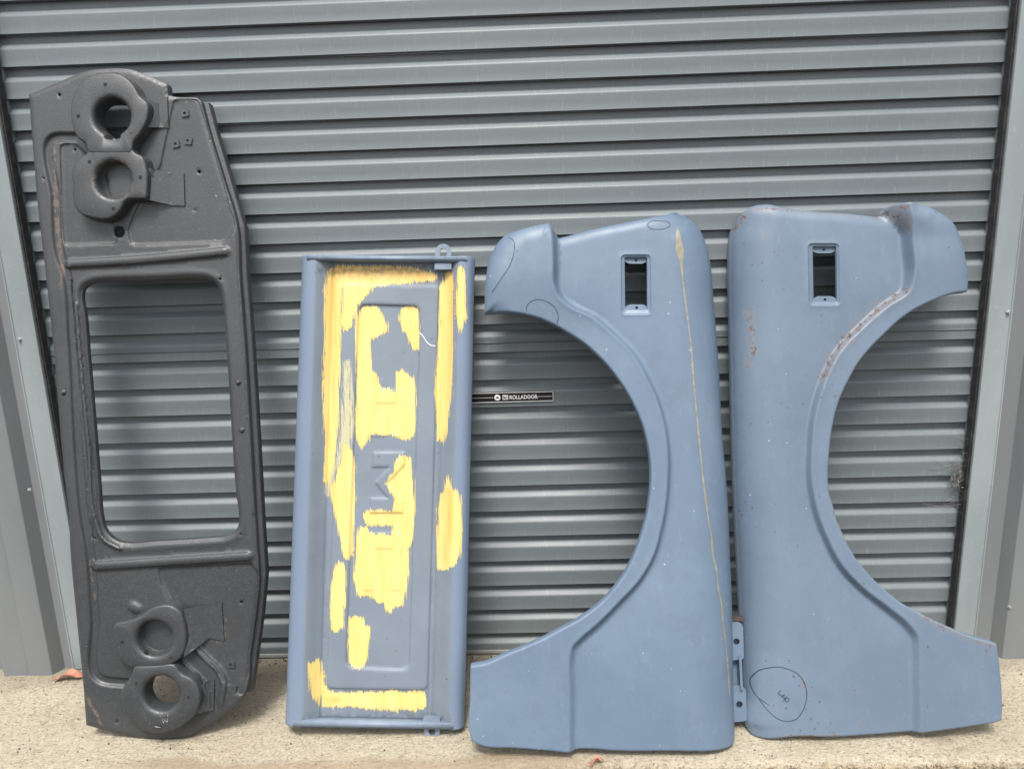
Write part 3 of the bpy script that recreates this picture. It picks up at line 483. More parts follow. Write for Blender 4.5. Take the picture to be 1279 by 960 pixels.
def solid(name, outer, holes, z0, z1, mat, parent, zf=None, smooth=False):
    """flat plate of real thickness cut to an outline"""
    outer = ccw(np.asarray(outer, float)); holes = [ccw(np.asarray(h, float)) for h in holes]
    V2, T, ring = triangulate(outer, holes, []); n = len(V2); b = zf(V2) if zf else np.zeros(n)
    V = np.vstack([np.column_stack([V2, b + z1]), np.column_stack([V2, b + z0])]); F = [tuple(x) for x in T] + [tuple(x + n)[::-1] for x in T]
    for li, R in enumerate(ring):
        for i in range(len(R)):
            a, c_ = R[i], R[(i + 1) % len(R)]; q = (a, a + n, c_ + n, c_); F.append(q if li == 0 else q[::-1])
    return link(name, mesh(name, V, F, smooth), mat, parent)
def circle(c, r, n=16, sx=1.0): return np.array([(c[0] + r * sx * math.cos(2 * math.pi * k / n), c[1] + r * math.sin(2 * math.pi * k / n)) for k in range(n)])
def ribbon(name, line, w, hfun, lift, mat, parent, step=.004, thick=.0004):
    """a thin drawn or run line lying on a sheet; w = half width (number or function of 0..1)"""
    p = dense(line, step, False); tn = np.gradient(p, axis=0); tn /= np.linalg.norm(tn, axis=1)[:, None] + 1e-9; N = np.stack([-tn[:, 1], tn[:, 0]], 1)
    ww = np.array([w(k / (len(p) - 1)) if callable(w) else w for k in range(len(p))])[:, None]; L, R = p + N * ww, p - N * ww
    V = np.vstack([np.column_stack([L, hfun(L) + lift]), np.column_stack([p, hfun(p) + lift + thick]), np.column_stack([R, hfun(R) + lift])]); n = len(p); F = []
    for i in range(n - 1): F += [(i, n + i, n + i + 1, i + 1), (n + i, 2 * n + i, 2 * n + i + 1, n + i + 1)]
    me = mesh(name, V, F, True)
    if me.polygons[0].normal.z < 0: me.flip_normals()
    return link(name, me, mat, parent)
def tube(bm, pts, r, n=5):
    pts = [Vector(p) for p in pts]; rings = []
    for i, p in enumerate(pts):
        d = (pts[min(i + 1, len(pts) - 1)] - pts[max(i - 1, 0)]).normalized(); a = d.orthogonal().normalized(); b = d.cross(a)
        rings.append([bm.verts.new(p + (a * math.cos(2 * math.pi * k / n) + b * math.sin(2 * math.pi * k / n)) * r) for k in range(n)])
    for A, B in zip(rings, rings[1:]):
        for k in range(n): bm.faces.new((A[k], A[(k + 1) % n], B[(k + 1) % n], B[k]))
def bm_obj(name, bm, mat, parent=None, smooth=True, **props):
    bmesh.ops.recalc_face_normals(bm, faces=bm.faces[:]); me = bpy.data.meshes.new(name); bm.to_mesh(me); bm.free()
    if smooth: me.polygons.foreach_set('use_smooth', [True] * len(me.polygons))
    return link(name, me, mat, parent, **props)
def lathe(bm, c, prof, n=12):
    """profile of (radius, z) pairs around local z"""
    rings = [[bm.verts.new((c[0] + r * math.cos(2 * math.pi * k / n), c[1] + r * math.sin(2 * math.pi * k / n), c[2] + z)) for k in range(n)] for r, z in prof]
    for A, B in zip(rings, rings[1:]):
        for k in range(n): bm.faces.new((A[k], A[(k + 1) % n], B[(k + 1) % n], B[k]))
    bm.faces.new(rings[-1])

# ------------------------------------------------------------------ ground
def slab():
    xs = np.concatenate([np.arange(-4, -1.8, .1), np.arange(-1.8, 1.8, .012), np.arange(1.8, 4.01, .1)]); ys = np.concatenate([[.25, .1], np.arange(.0, -.492, -.012), [-.497, -.502, -.505, -.507]])
    V = []; F = []; nx = len(xs)
    for j, y in enumerate(ys):
        for x in xs:
            e = 0 if j < len(ys) - 4 else [.002, .009, .02, .06][j - len(ys) + 4]
            z = (noise.noise((x * 9, y * 9, 0)) * .0016 + noise.noise((x * 45, y * 60, 3)) * .0012) - e - .0015
            yy = y + (noise.noise((x * 6, 0, 5)) * .006 + noise.noise((x * 40, 1, 5)) * .003 if j >= len(ys) - 6 else 0)
            V.append((x, yy, z))
    for j in range(len(ys) - 1):
        for i in range(nx - 1): a = j * nx + i; F.append((a, a + nx, a + nx + 1, a + 1))
    return mesh('concrete_apron', V, F, True)
link('concrete_apron', slab(), M['concrete'], kind='structure')
def ground():
    V = [(-60, .3, -.036), (60, .3, -.036), (60, -.2, -.036), (-60, -.2, -.036)]; rows = [(-.2, 60), (-.9, 60), (-3, 60), (-400, 400)]
    V = []; F = []; ys = [300, .3, -.3, -.6, -1.0, -2, -8, -60, -400]; xs = [-400, -60, -8, -3, -1.5, 0, 1.5, 3, 8, 60, 400]
    for y in ys:
        for x in xs: V.append((x, y, -.036))
    for j in range(len(ys) - 1):
        for i in range(len(xs) - 1): a = j * len(xs) + i; F.append((a, a + len(xs), a + len(xs) + 1, a + 1))
    return mesh('ground', V, F, True)
link('ground', ground(), M['dirt'], kind='structure')
bm = bmesh.new()
for k in range(900):
    x = random.uniform(-1.6, 1.7); y = -.50 - abs(random.gauss(0.012, .03)); r = random.uniform(.0025, .008)
    mt = Matrix.Translation((x, y, -.036 + r * .4 + max(0, .02 - (-.5 - y) * .5))) @ Matrix.Rotation(random.uniform(0, 6.28), 4, (random.random(), random.random(), 1)) @ Matrix.Diagonal((r, r * random.uniform(.5, .9), r * random.uniform(.4, .7), 1))
    bmesh.ops.create_icosphere(bm, subdivisions=1, radius=1, matrix=mt)
bm_obj('gravel', bm, M['gravel'], smooth=False, kind='stuff')
bm = bmesh.new()
for k in range(700):
    x = random.uniform(-.1, 1.7) if random.random() < .8 else random.uniform(-1.6, -.1); y = -.505 - abs(random.gauss(0, .025)); L = random.uniform(.012, .04); a = random.uniform(0, 6.28); w = random.uniform(.0006, .0014)
    d = Vector((math.cos(a), math.sin(a) * .5, random.uniform(0, .5))) * L; s = Vector((-math.sin(a), math.cos(a), 0)) * w; p = Vector((x, y, -.026 + random.uniform(0, .012)))
    m_ = p + d * .5 + Vector((0, 0, .004)); q = p + d
    vs_ = [bm.verts.new(v) for v in (p - s, p + s, m_ + s, m_ - s, q)]; bm.faces.new(vs_[:4]); bm.faces.new((vs_[3], vs_[2], vs_[4]))
bm_obj('dry_grass', bm, M['straw'], smooth=False, kind='stuff')
# crumbs of grit lying on the slab
bm = bmesh.new()
for k in range(260):
    x = random.uniform(-1.6, 1.5); y = -random.random()**.8 * .47 - .02; r = random.uniform(.0012, .0034)
    bmesh.ops.create_icosphere(bm, subdivisions=1, radius=1, matrix=Matrix.Translation((x, y, r * .3)) @ Matrix.Rotation(random.uniform(0, 6), 4, 'Z') @ Matrix.Diagonal((r, r * .7, r * .6, 1)))
for k in range(110):
    x = random.uniform(-1.6, 1.5); y = -abs(random.gauss(0, .035)) - .022; r = random.uniform(.002, .006)
    bmesh.ops.create_icosphere(bm, subdivisions=1, radius=1, matrix=Matrix.Translation((x, y, r * .25)) @ Matrix.Rotation(random.uniform(0, 6), 4, 'Z') @ Matrix.Diagonal((r, r * .5, r * .35, 1)))
bm_obj('grit', bm, M['dirt'], smooth=False, kind='stuff')

# ------------------------------------------------------------------ roller door
XL, XR, PIT, Z0 = -1.3789, 1.2368, .08, 1.83167
door = thing('roller_door', 'grey green ribbed steel roller door closed behind the leaning truck panels', 'door', (0, 0, 0))
PROF = [(.006, -.0008), (.0038, -.0020), (.003, -.0040), (.003, -.0195), (.0015, -.0213), (-.0105, -.0328), (-.0127, -.0355), (-.0130, -.0390), (-.0126, -.0570), (-.0131, -.0765), (-.0136, -.0786), (-.0128, -.0797), (-.0105, -.0800), (.006, -.0808)]
def slat_mesh(name, prof, wob):
    xs = np.linspace(XL - .02, XR + .02, 28); V = []; F = []; n = len(prof)
    for i, x in enumerate(xs):
        for y, z in prof: V.append((x, y + .0006 * noise.noise((x * 1.7, z * 3 + wob, wob)), z))
    for i in range(len(xs) - 1):
        for k in range(n - 1): a = i * n + k; F.append((a, a + 1, a + n + 1, a + n))
    me = mesh(name, V, F, True)
    bm = bmesh.new(); bm.from_mesh(me)
    for e in bm.edges:
        if len(e.link_faces) == 2 and e.calc_face_angle() > math.radians(38): e.smooth = False
    bm.to_mesh(me); bm.free()
    return me
slat_meshes = [slat_mesh('slat', PROF, w) for w in (0, 11.3, 23.7, 41.1)]
seam_prof = PROF[:8] + [(-.0128, -.0505), (-.0150, -.0512), (-.0150, -.0530), (-.0090, -.0540), (-.0128, -.0548)] + PROF[9:]
seam_mesh = slat_mesh('slat', seam_prof, 5.5)
for i in range(-6, 23):
    o = link('slat', seam_mesh if i == 10 else slat_meshes[(i * 7) % 4], M['door'], door); o.location = (0, 0, Z0 - i * PIT)
zb = Z0 - 22 * PIT - .0816 + .004
link('bottom_rail', boxes('bottom_rail', [(XL - .01, -.016, .004, XR + .01, .006, .016)], .002), M['alloy'], door)
link('bottom_seal', boxes('bottom_seal', [(XL - .01, -.010, -.004, XR + .01, .004, .0035)]), M['track'], door)
link('bottom_slat', boxes('bottom_slat', [(XL - .02, -.0105, .0165, XR + .02, .004, Z0 - 22 * PIT - .082 + 0.085)], .002), M['door'], door) if zb > .1 else None
for x0, x1 in ((XL - .03, XL + .004), (XR - .004, XR + .03)):
    link('guide_track', boxes('guide_track', [(x0, -.048, 0, x1, -.018, 2.3)], .003), M['track'], door)
# maker's plate fixed on the door
npz = .8215
plate = link('nameplate', boxes('nameplate', [(-.38, -.0175, .8055, .0605, -.0125, .8375)], .002), M['black'], door)
fr = boxes('plate_frame', [(-.379, -.0195, .8338, .0595, -.0172, .8362), (-.379, -.0195, .8068, .0595, -.0172, .8090), (.0572, -.0196, .8091, .0594, -.0172, .8337), (-.379, -.0188, .8205, -.112, -.0172, .8217), (-.012, -.0188, .8205, .056, -.0172, .8217)], .0005)
link('plate_frame', fr, M['chrome'], plate)
def text_mesh(s, size, align='LEFT'):
    cu = bpy.data.curves.new('lettering', 'FONT'); cu.body = s; cu.size = size; cu.extrude = .0004; cu.align_x = align; cu.resolution_u = 3; cu.offset = size * .014
    ob = bpy.data.objects.new('lettering', cu); C.objects.link(ob); dg = bpy.context.evaluated_depsgraph_get(); me = bpy.data.meshes.new_from_object(ob.evaluated_get(dg)); bpy.data.objects.remove(ob); me.name = 'lettering'; return me
def text(s, size, loc, mat, parent, sx=1.0):
    o = link('lettering', text_mesh(s, size), mat, parent); o.location = loc; o.rotation_euler = (math.radians(90), 0, 0); o.scale = (sx, 1, 1); return o
text('ROLLADOOR', .0165, (-.0665, -.0182, .8155), M['white'], plate, .80)
text('B&D', .0095, (-.0855, -.0192, .8183), M['black'], plate, .75)
link('badge', boxes('badge', [(-.0865, -.0186, .8150, -.0700, -.0172, .8280)]), M['white'], plate)
bm = bmesh.new(); n = 24
lathe(bm, (0, 0, 0), [(.0088, 0), (.0088, .0014), (.008, .0018)], n)
o = bm_obj('roundel', bm, M['white'], plate, False); o.location = (-.1010, -.0172, .8212); o.rotation_euler = (math.radians(90), 0, 0)
bm = bmesh.new()
vv = [bm.verts.new(p) for p in [(-.0055, -.0015, .0022), (.0055, -.0015, .0022), (.0035, .001, .0022), (.001, .003, .0022), (-.001, .003, .0022), (-.0035, .001, .0022)]]; bm.faces.new(vv)
o = bm_obj('roundel_mark', bm, M['black'], plate, False); o.location = (-.1010, -.0172, .8212); o.rotation_euler = (math.radians(90), 0, 0)

# ------------------------------------------------------------------ shed walls either side, with flashings
def screw(parent, x, y, z):
    bm = bmesh.new(); lathe(bm, (0, 0, 0), [(.006, 0), (.006, .0012), (.0042, .0016), (.0040, .0052), (.0033, .006)], 6); o = bm_obj('screw', bm, M['zinc'], parent, False); o.location = (x, y, z); o.rotation_euler = (math.radians(90), 0, 0)
def wall_side(sg, label):
    t0 = thing('shed_wall', label, 'wall', (0, 0, 0))
    xi = XR if sg > 0 else -XL            # inner edge distance
    def jm(name, prof, z0, z1, mat):
        V = []; F = []; n = len(prof); zs = np.linspace(z0, z1, 14)
        for z in zs:
            for x, y in prof: V.append((sg * (x + .0012 * noise.noise((0, 0, z * 2.3 + sg))), y + .0010 * noise.noise((x * 4, 2, z * 2.1)), z))
        for i in range(len(zs) - 1):
            for k in range(n - 1): a = i * n + k; F.append((a, a + 1, a + n + 1, a + n))
        me = mesh(name, V, F, True); fix_normals(me)
        bm = bmesh.new(); bm.from_mesh(me)
        for e in bm.edges:
            if len(e.link_faces) == 2 and e.calc_face_angle() > math.radians(30): e.smooth = False
        bm.to_mesh(me); bm.free()
        return link(name, me, mat, t0)
    jm('jamb_flashing', [(xi + .002, .03), (xi + .002, -.0515), (xi + .003, -.0545), (xi + .006, -.056), (xi + .055, -.0565), (xi + .0585, -.058), (xi + .060, -.0605), (xi + .0630, -.0605), (xi + .0635, -.0435)], .002, 2.3, M['jamb'])
    x = xi + (.098 if sg < 0 else .116); prof = [(xi + .058, -.0440), (x, -.0445)]
    for k in range(14): prof += [(x + .0185, -.080), (x + .022, -.082), (x + .085, -.082), (x + .090, -.080), (x + .095, -.082), (x + .165, -.082), (x + .169, -.080), (x + .188, -.0445), (x + .255, -.0445)]; x += .255
    jm('cladding', prof, -.012, 2.75, M['clad'])
    return t0, xi
wl, xi = wall_side(-1, 'pale grey ribbed shed wall left of the door beside the dark panel'); wl_x = xi
screw(wl, -1.4080 - .02, -.0567, 1.0344); screw(wl, -1.46, -.0820, .60)
wr, xi = wall_side(1, 'pale grey ribbed shed wall right of the door beside the rusty fender')
screw(wr, 1.2890, -.0572, 1.0304); screw(wr, 1.374, -.0800, .168); screw(wr, 1.374, -.0800, 1.02)
hd = thing('lintel_wall', 'grey steel lintel sheet over the roller door opening', 'wall', (0, 0, 0))
link('sheet', boxes('sheet', [(XL - .06, -.045, 2.302, XR + .06, .0, 2.75)], .002), M['clad'], hd)

# ------------------------------------------------------------------ fenders
def place(key, name, label, cat, group=None):
    fx = DATA['frame_' + key]; return thing(name, label, cat, fx[:3], (fx[3], 0, 0), group)
def rounded_hole(k, r): return dense(round_poly(mm(k), r), .004)
def make_fender(key, frame_key, label, mat, mirror):
    root = place(frame_key, 'truck_fender', label, 'fender', 'pair of truck front fenders leaning on the door')
    out = cr_loop(mm(key + '_out'), .005, 36); crease = cr_chain(mm(key + '_crease'), .006); rim = mm(key + '_rim')
    rim = np.vstack([crease, rim[len(mm(key + '_crease')):]]); bez = ccw(round_poly(mm(key + '_bezel'), .010)); hole = rounded_hole(key + '_hole', .006)
    roll = roll_fn(ccw(out), crease); w = .0125
    def hf(P):
        P = np.asarray(P)[:, :2]; d = dist(P, crease)[0]; s = np.where(inside(P, rim), -d, d); v = P[:, 1]
        top = sm((v - 1.06) / .18); Sx = .0115 + .016 * top + (.012 * sm((v - 1.27) / .08) if mirror else 0) - .004 * sm((.35 - v) / .2); ww = w * (1 + .5 * top + .5 * sm((.40 - v) / .2)) + (.030 * sm((v - 1.285) / .07) if mirror else 0)
        q_ = np.clip(s / ww, 0, 1); h = Sx * (1 - .55 * q_ - .45 * sm(q_)) - .0065 * np.exp(-np.clip(s - ww, 0, 9) / .045) * (s > 0) * sm(s / ww)
        h = h + .0009 * np.exp(-((s + .003) / .006)**2)                       # crisp rolled lip on the flare's edge
        h = h + .004 * (1 - np.exp(-np.clip(s - ww, 0, 9)**2 / .02))
        h = h - .0032 * (1 - sm((sdf(P, bez) + .0015) / .0045)) + .0012 * np.exp(-((sdf(P, bez) - .0035) / .003)**2)
        return h + roll(P)
    feats = [roll_pts(out), off_pts(crease, [0, .0025, .005, .0085, .012, .015, .020, .027, -.003, -.006, -.010, -.016])]
    for d in (-.0015, .0, .0015, .003, .005): feats.append(dense(bez + normals_out(bez) * d, .004))
    at = {}
    if mirror:
        def rust(P):
            r = np.zeros(len(P))
            for line, wd in DATA['f2_rust']: r = np.maximum(r, np.exp(-(dist(P, np.array(line) / 1000)[0] / (wd / 1000))**1.3) * .95)
            d = dist(P, ccw(out), True)[0]; r = np.maximum(r, .55 * np.exp(-d / .004)); return r
        at['rust'] = rust
    arch_v = (.25, 1.2)
    sheet('outer_skin', out, [hole], hf, feats, .0075, lambda P: np.where((P[:, 1] < .03), .012, .028), mat, root, at, .010)
    # lamp opening tabs
    hb = mm(key + '_hole'); uvec = (hb[1] - hb[0]); vvec = (hb[3] - hb[0])
    def q(a, b): return hb[0] + uvec * a + vvec * b
    z = float(hf(np.array([q(.5, .5) - uvec * .62]))[0])
    for (b0, b1, bc) in ((-.03, .115, .05), (1.03, .885, .945)):
        poly = np.array([q(-.03, b0), q(1.03, b0), q(1.02, b0 * .35 + b1 * .65 if b0 < .5 else b0 * .35 + b1 * .65), q(.80, b1), q(.24, b1), q(-.02, b0 * .35 + b1 * .65)])
        solid('lamp_tab', round_poly(poly, .003, 2), [circle(q(.52, bc), .0038, 10)], z - .0105, z - .0085, mat, root)
    return root, hf, out
f1, hf1, out1 = make_fender('f1', 'fender', 'smooth blue grey fender with tan run line, its wheel arch facing the yellow streaked tailgate', M['blue'], False)
rl = cr_chain(mm('f1_drip'), .006)
ribbon('paint_run', rl, lambda s: (.0090 * math.sin(min(1, s / .055) * math.pi * .5) if s < .055 else max(.0022, .0090 - (s - .055) * .12)) * (1 + .18 * math.sin(s * 47) + .15 * math.sin(s * 131)), hf1, .0006, M['run'], f1)
for k in ('f1_ink1', 'f1_ink2', 'f1_ink3'): ribbon('marker_line', cr_chain(mm(k), .004), .0009, hf1, .0004, M['ink'], f1)
f2, hf2, out2 = make_fender('f2', 'fender2', 'rust speckled blue grey fender with arch facing right, next to the right shed wall', M['blue_rusty'], True)
for k, w in (('f2_ring', .0010), ('f2_tail', .0010), ('f2_let0', .0010), ('f2_let1', .0010), ('f2_let2', .0010)):
    ribbon('marker_line' if 'let' not in k else 'marker_letter', cr_chain(mm(k), .004) if 'let' not in k else mm(k), w, hf2, .0004, M['ink'], f2)
# inner mounting bracket showing beside the first fender
br = mm('f1_bracket'); u0 = br[:, 0].min() - .03; u1 = br[:, 0].max() - .004; v0 = br[:, 1].min(); v1 = br[:, 1].max()
def bracket(parent):
    hz = -.085
    solid('inner_flange', np.array([(u0, v0 + .01), (u1 - .010, v0 + .01), (u1 - .010, v1 - .02), (u0, v1 - .02)]), [], hz - .026, hz - .024, M['blue'], parent)
    for a, b in ((v0 + .012, v0 + .108), (v1 - .115, v1 - .012)):
        p = round_poly(np.array([(u0, a), (u1, a + .006), (u1 + .002, b - .012), (u1 - .008, b), (u0, b)]), .006, 3)
        solid('bracket', p, [circle((u1 - .017, (a + b) / 2), .0085, 14)], hz - .006, hz - .003, M['blue'], parent)
    solid('inner_rib', np.array([(u1 - .014, v0 + .10), (u1 - .008, v0 + .10), (u1 - .008, v1 - .10), (u1 - .014, v1 - .10)]), [], hz - .024, hz + .006, M['blue'], parent)
    solid('rusty_edge', np.array([(u0, v1 - .011), (u1 + .003, v1 - .010), (u1 + .003, v1), (u0, v1 + .002)]), [], hz - .020, hz + .0, M['rust'], parent)
bracket(f1)

# ------------------------------------------------------------------ tailgate
gate = place('gate', 'truck_tailgate', 'blue grey tailgate with yellow brushed paint, standing on end between dark panel and fender', 'tailgate')
go, gr, gp = mm('g_out'), mm('g_rail'), mm('g_pan'); gf, gi = ccw(round_poly(mm('g_field'), .016)), ccw(round_poly(mm('g_inner'), .022))
def lines(q):   # left and right edge u as function of v
    L = np.polyfit([q[0][1], q[3][1]], [q[0][0], q[3][0]], 1); R = np.polyfit([q[1][1], q[2][1]], [q[1][0], q[2][0]], 1); return L, R
(oL, oR), (rL, rR), (pL, pR) = lines(go), lines(gr), lines(gp)
def quad(b, pts):  # letter box: reading direction runs down, letter tops point right
    TL, TR, BR, BL = b; return np.array([TL * (1 - a) * (1 - u) + TR * (1 - a) * u + BL * a * (1 - u) + BR * a * u for a, u in pts])
LB = mm('g_letters')
GL = [(0, 0), (1, 0), (1, .55), (.5, .55), (.5, .38), (.72, .38), (.72, .22), (.28, .22), (.28, .78), (1, .78), (1, 1), (0, 1)]
ML = [(0, 0), (.24, 0), (.24, .55), (.5, .12), (.76, .55), (.76, 0), (1, 0), (1, 1), (.8, 1), (.5, .48), (.2, 1), (0, 1)]
CL = [(0, 0), (1, 0), (1, .25), (.28, .25), (.28, .75), (1, .75), (1, 1), (0, 1)]
letters = [ccw(dense(quad(LB[i * 4:i * 4 + 4], p), .004)) for i, p in enumerate((GL, ML, CL))]
PD = .030
def hg(P):
    P = np.asarray(P)[:, :2]; u, v = P[:, 0], P[:, 1]; pv = np.polyval
    x = np.minimum(u - pv(oL, v), pv(oR, v) - u); left = u < (pv(oL, v) + pv(oR, v)) / 2
    wr_ = np.where(left, pv(rL, v) - pv(oL, v), pv(oR, v) - pv(rR, v)); wp = np.where(left, pv(pL, v) - pv(oL, v), pv(oR, v) - pv(pR, v))
    k = np.clip((x - wr_) / (wp - wr_), 0, 1); h = -PD * (k * .55 + sm(k) * .45)
    e = np.clip(1 - x / (wr_ * .8), 0, 1) * .96; h = h - .020 * (1 - np.sqrt(1 - e * e)) / .72
    dp = np.abs(x - wp - .0015); h = h - .0038 * np.exp(-(dp / .0018)**2)
    sf, si = sdf(P, gf), sdf(P, gi); h = h + .0035 * (1 - sm((sf + .001) / .005)) - .0055 * (1 - sm((si + .001) / .006))
    for L, e_ in zip(letters, (.0011, .0028, .0012)): h = h + e_ * (1 - sm((sdf(P, L) + .0015) / .004))
    h = h - .0030 * np.exp(-((u - .35 * .0 - (pv(pR, v) - .013)) / .0016)**2) * (x > wp)
    return h
def offs_loop(L, ds): n_ = normals_out(dense(L, .004)); d0 = dense(L, .004); return np.vstack([d0 + n_ * d for d in ds])
vv_ = np.arange(.0, 1.27, .006); feats = []
for L, ds in ((pL, (.0, .0007, .0015, .0023, .0035, -.004, -.010)), (pR, (0, -.0007, -.0015, -.0023, -.0035, .004, .010, -.0115, -.013, -.0145)), (rL, (0, -.004, .004)), (rR, (0, -.004, .004)), (oL, (.001, .003, .006, .010, .016)), (oR, (-.001, -.003, -.006, -.010, -.016))):
    for d in ds: feats.append(np.column_stack([np.polyval(L, vv_) + d, vv_]))
for L in (gf,): feats.append(offs_loop(L, (-.001, .0005, .002, .004)))
feats.append(offs_loop(gi, (-.001, .0005, .002, .003, .005)))
for L in letters: feats.append(offs_loop(L, (-.0015, -.0002, .0012, .0025)))
def a_min(key, sc=1000):
    polys = [np.array(p) / 1000 for p in DATA[key]]
    def f(P): return np.min([sdf(P, p) for p in polys], 0) * sc
    return f
def a_orange(P): return np.max([np.exp(-(dist(P, np.array(l) / 1000)[0] * 1000 / w)**2) for l, w in DATA['g_orange']], 0)
def a_rail(P):
    u, v = P[:, 0], P[:, 1]; pv = np.polyval; return np.where((u < pv(rL, v)) | (u > pv(rR, v)), 1.0, 0.0)
def a_dirt(P):
    u, v = P[:, 0], P[:, 1]; pv = np.polyval; ins = (u > pv(rL, v)) & (u < pv(rR, v)); lb = .004 + .0 * u
    return ins * np.clip(np.exp(-np.abs(v - (go[3][1] * .5 + go[2][1] * .5 + .02)) / .012) + 1.1 * np.exp(-np.abs(v - 1.243 + .0) / .012), 0, 1)
sheet('outer_skin', dense(go, .005), [], hg, feats, .0065, lambda P: np.full(len(P), .018), M['gate'], gate, {'yellow': a_min('g_yellow'), 'faded': a_min('g_faded'), 'orange': a_orange, 'rail': a_rail, 'dirt': a_dirt})
def bar(name, A, B, th, z0, z1, mat, parent, bev=.0018):
    """bar with front edge line A-B on the outer side, th towards the inside (v direction sign in th)"""
    A, B = np.array(A), np.array(B); d = (B - A) / np.linalg.norm(B - A); n_ = np.array([-d[1], d[0]]); bm = bmesh.new()
    vs_ = [bm.verts.new((*p, z)) for z in (z0, z1) for p in (A, B, B + n_ * th, A + n_ * th)]
    for f in ((3, 2, 1, 0), (4, 5, 6, 7), (0, 1, 5, 4), (1, 2, 6, 5), (2, 3, 7, 6), (3, 0, 4, 7)): bm.faces.new([vs_[i] for i in f])
    bmesh.ops.bevel(bm, geom=bm.edges[:], offset=bev, segments=2, affect='EDGES'); return bm_obj(name, bm, mat, parent, True)
TLc, TRc, BRc, BLc = go
def lerp(a, b, s): return a * (1 - s) + b * s
bar('end_flange', lerp(TLc, TRc, .035), lerp(TLc, TRc, .965), -.014, -PD - .004, .0015, M['gate_edge'], gate)
bar('end_flange', lerp(BLc, BRc, .05), lerp(BLc, BRc, .95), .017, -PD - .004, .0015, M['gate_edge'], gate)
def lug(q4, up, parent):
    TL, TR, BR, BL = q4; c0, c1 = (BL + BR) / 2, (TL + TR) / 2; w = np.linalg.norm(TR - TL) / 2; ax = (c1 - c0); Ln = np.linalg.norm(ax); ax /= Ln; nx = np.array([ax[1], -ax[0]])
    if not up: c0, c1 = c1, c0; ax = -ax
    def pl(w_, a, b): 
        pts = [c0 - nx * w_ + ax * a]; 
        for k in range(9): an = math.pi - math.pi * k / 8; pts.append(c0 + ax * (b - w_) + nx * w_ * math.cos(an) + ax * w_ * math.sin(an))
        pts.append(c0 + nx * w_ + ax * a); return np.array(pts)
    outer = pl(w, 0.0, Ln); inner = pl(w * .42, Ln * .34, Ln - w * .55); solid('latch_loop', outer, [inner], -.020, -.013, M['gate_edge'], parent)
    solid('latch_foot', np.array([c0 - nx * w * 1.05 - ax * .012, c0 + nx * w * 1.05 - ax * .012, c0 + nx * w * 1.05 + ax * .004, c0 - nx * w * 1.05 + ax * .004]), [], -.031, -.006, M['gate_edge'], parent)
lt = mm('g_lug_top'); lug(lt, True, gate)
lb_ = mm('g_lug_bot'); lug(lb_, False, gate)
ribbon('scratch', cr_chain(mm('g_cable'), .003), .0009, hg, .0006, M['white'], gate, .003)

# ------------------------------------------------------------------ dark headlight panel
panel = place('panel', 'headlight_panel', 'tall dark grey steel headlight panel with four round holes, leaning left of the tailgate', 'truck panel')
po = cr_loop(mm('p_out'), .006, 30); win = cr_loop(mm('p_win'), .006, 70); chan = cr_chain(mm('p_channel'), .01)
ridges = [(cr_chain(np.array(l) / 1000, .01), w / 1000, h / 1000) for l, w, h in DATA['p_ridges']]
regions = [ccw(round_poly(np.array(r) / 1000, .012)) for r in DATA['p_regions']]
buckets = [(np.array(b[0]) / 1000, np.array(b[1]) / 1000, b[2] / 1000, b[3] / 1000) for b in DATA['p_buckets']]
corner = ccw(mm('p_out'))
def hp(P):
    P = np.asarray(P)[:, :2]; d = dist(P, chan)[0]; h = -.009 * (1 - sm((d - .008) / .006))
    for l, w, hh in ridges: d = dist(P, l)[0]; h = h + hh * (1 - sm((d - w * .62) / (w * .42)))
    for rg in regions: h = h - .004 * (1 - sm((sdf(P, rg) + .0015) / .004))
    d = dist(P, win, True)[0]; h = h - .005 * (1 - sm(d / .007)) + .002 * np.exp(-((d - .014) / .006)**2)
    d = dist(P, po, True)[0]; h = h - .004 * (1 - sm(d / .008))
    return h + .0012 * np.sin(P[:, 1] * 7 + 1) * np.sin(P[:, 0] * 9)
pfeat = [off_pts(chan, [0, .005, .008, .011, .014, .018, -.005, -.008, -.011, -.014, -.018])]
for l, w, hh in ridges: pfeat.append(off_pts(l, [s * w * f for f in (.62, .75, .90, 1.04) for s in (-1, 1)] + [0]))
for rg in regions: n_ = normals_out(dense(rg, .005)); pfeat.append(np.vstack([dense(rg, .005) + n_ * d for d in (-.0015, 0, .0012, .0025)]))
wn_ = ccw(win); pfeat.append(np.vstack([wn_ + normals_out(wn_) * d for d in (.002, .004, .007, .011, .016, .022)]))
pc = ccw(po); pfeat.append(np.vstack([pc[:, :2] - normals_out(pc) * d for d in (.002, .004, .008)]))
holes = [win] + [circle(np.array(r[:2]) / 1000, r[2] / 1000, 20 if r[2] > 8 else 10) for r in DATA['p_round']]
for x, y, s in DATA['p_square']: s /= 2000; x /= 1000; y /= 1000; holes.append(np.array([(x - s, y - s), (x + s, y - s), (x + s, y + s), (x - s, y + s)]))
for i in (0, 3): b = buckets[i]; holes.append(circle(b[1], b[2] * 1.06, 40))
def prust(P): return np.max([np.exp(-(dist(P, np.array(l) / 1000)[0] * 1000 / w)**1.5) for l, w in DATA['p_rust']], 0) * .9
sheet('panel_sheet', po, holes, hp, pfeat, .0075, lambda P: np.full(len(P), .022), M['dark'], panel, {'rust': prust}, .014)
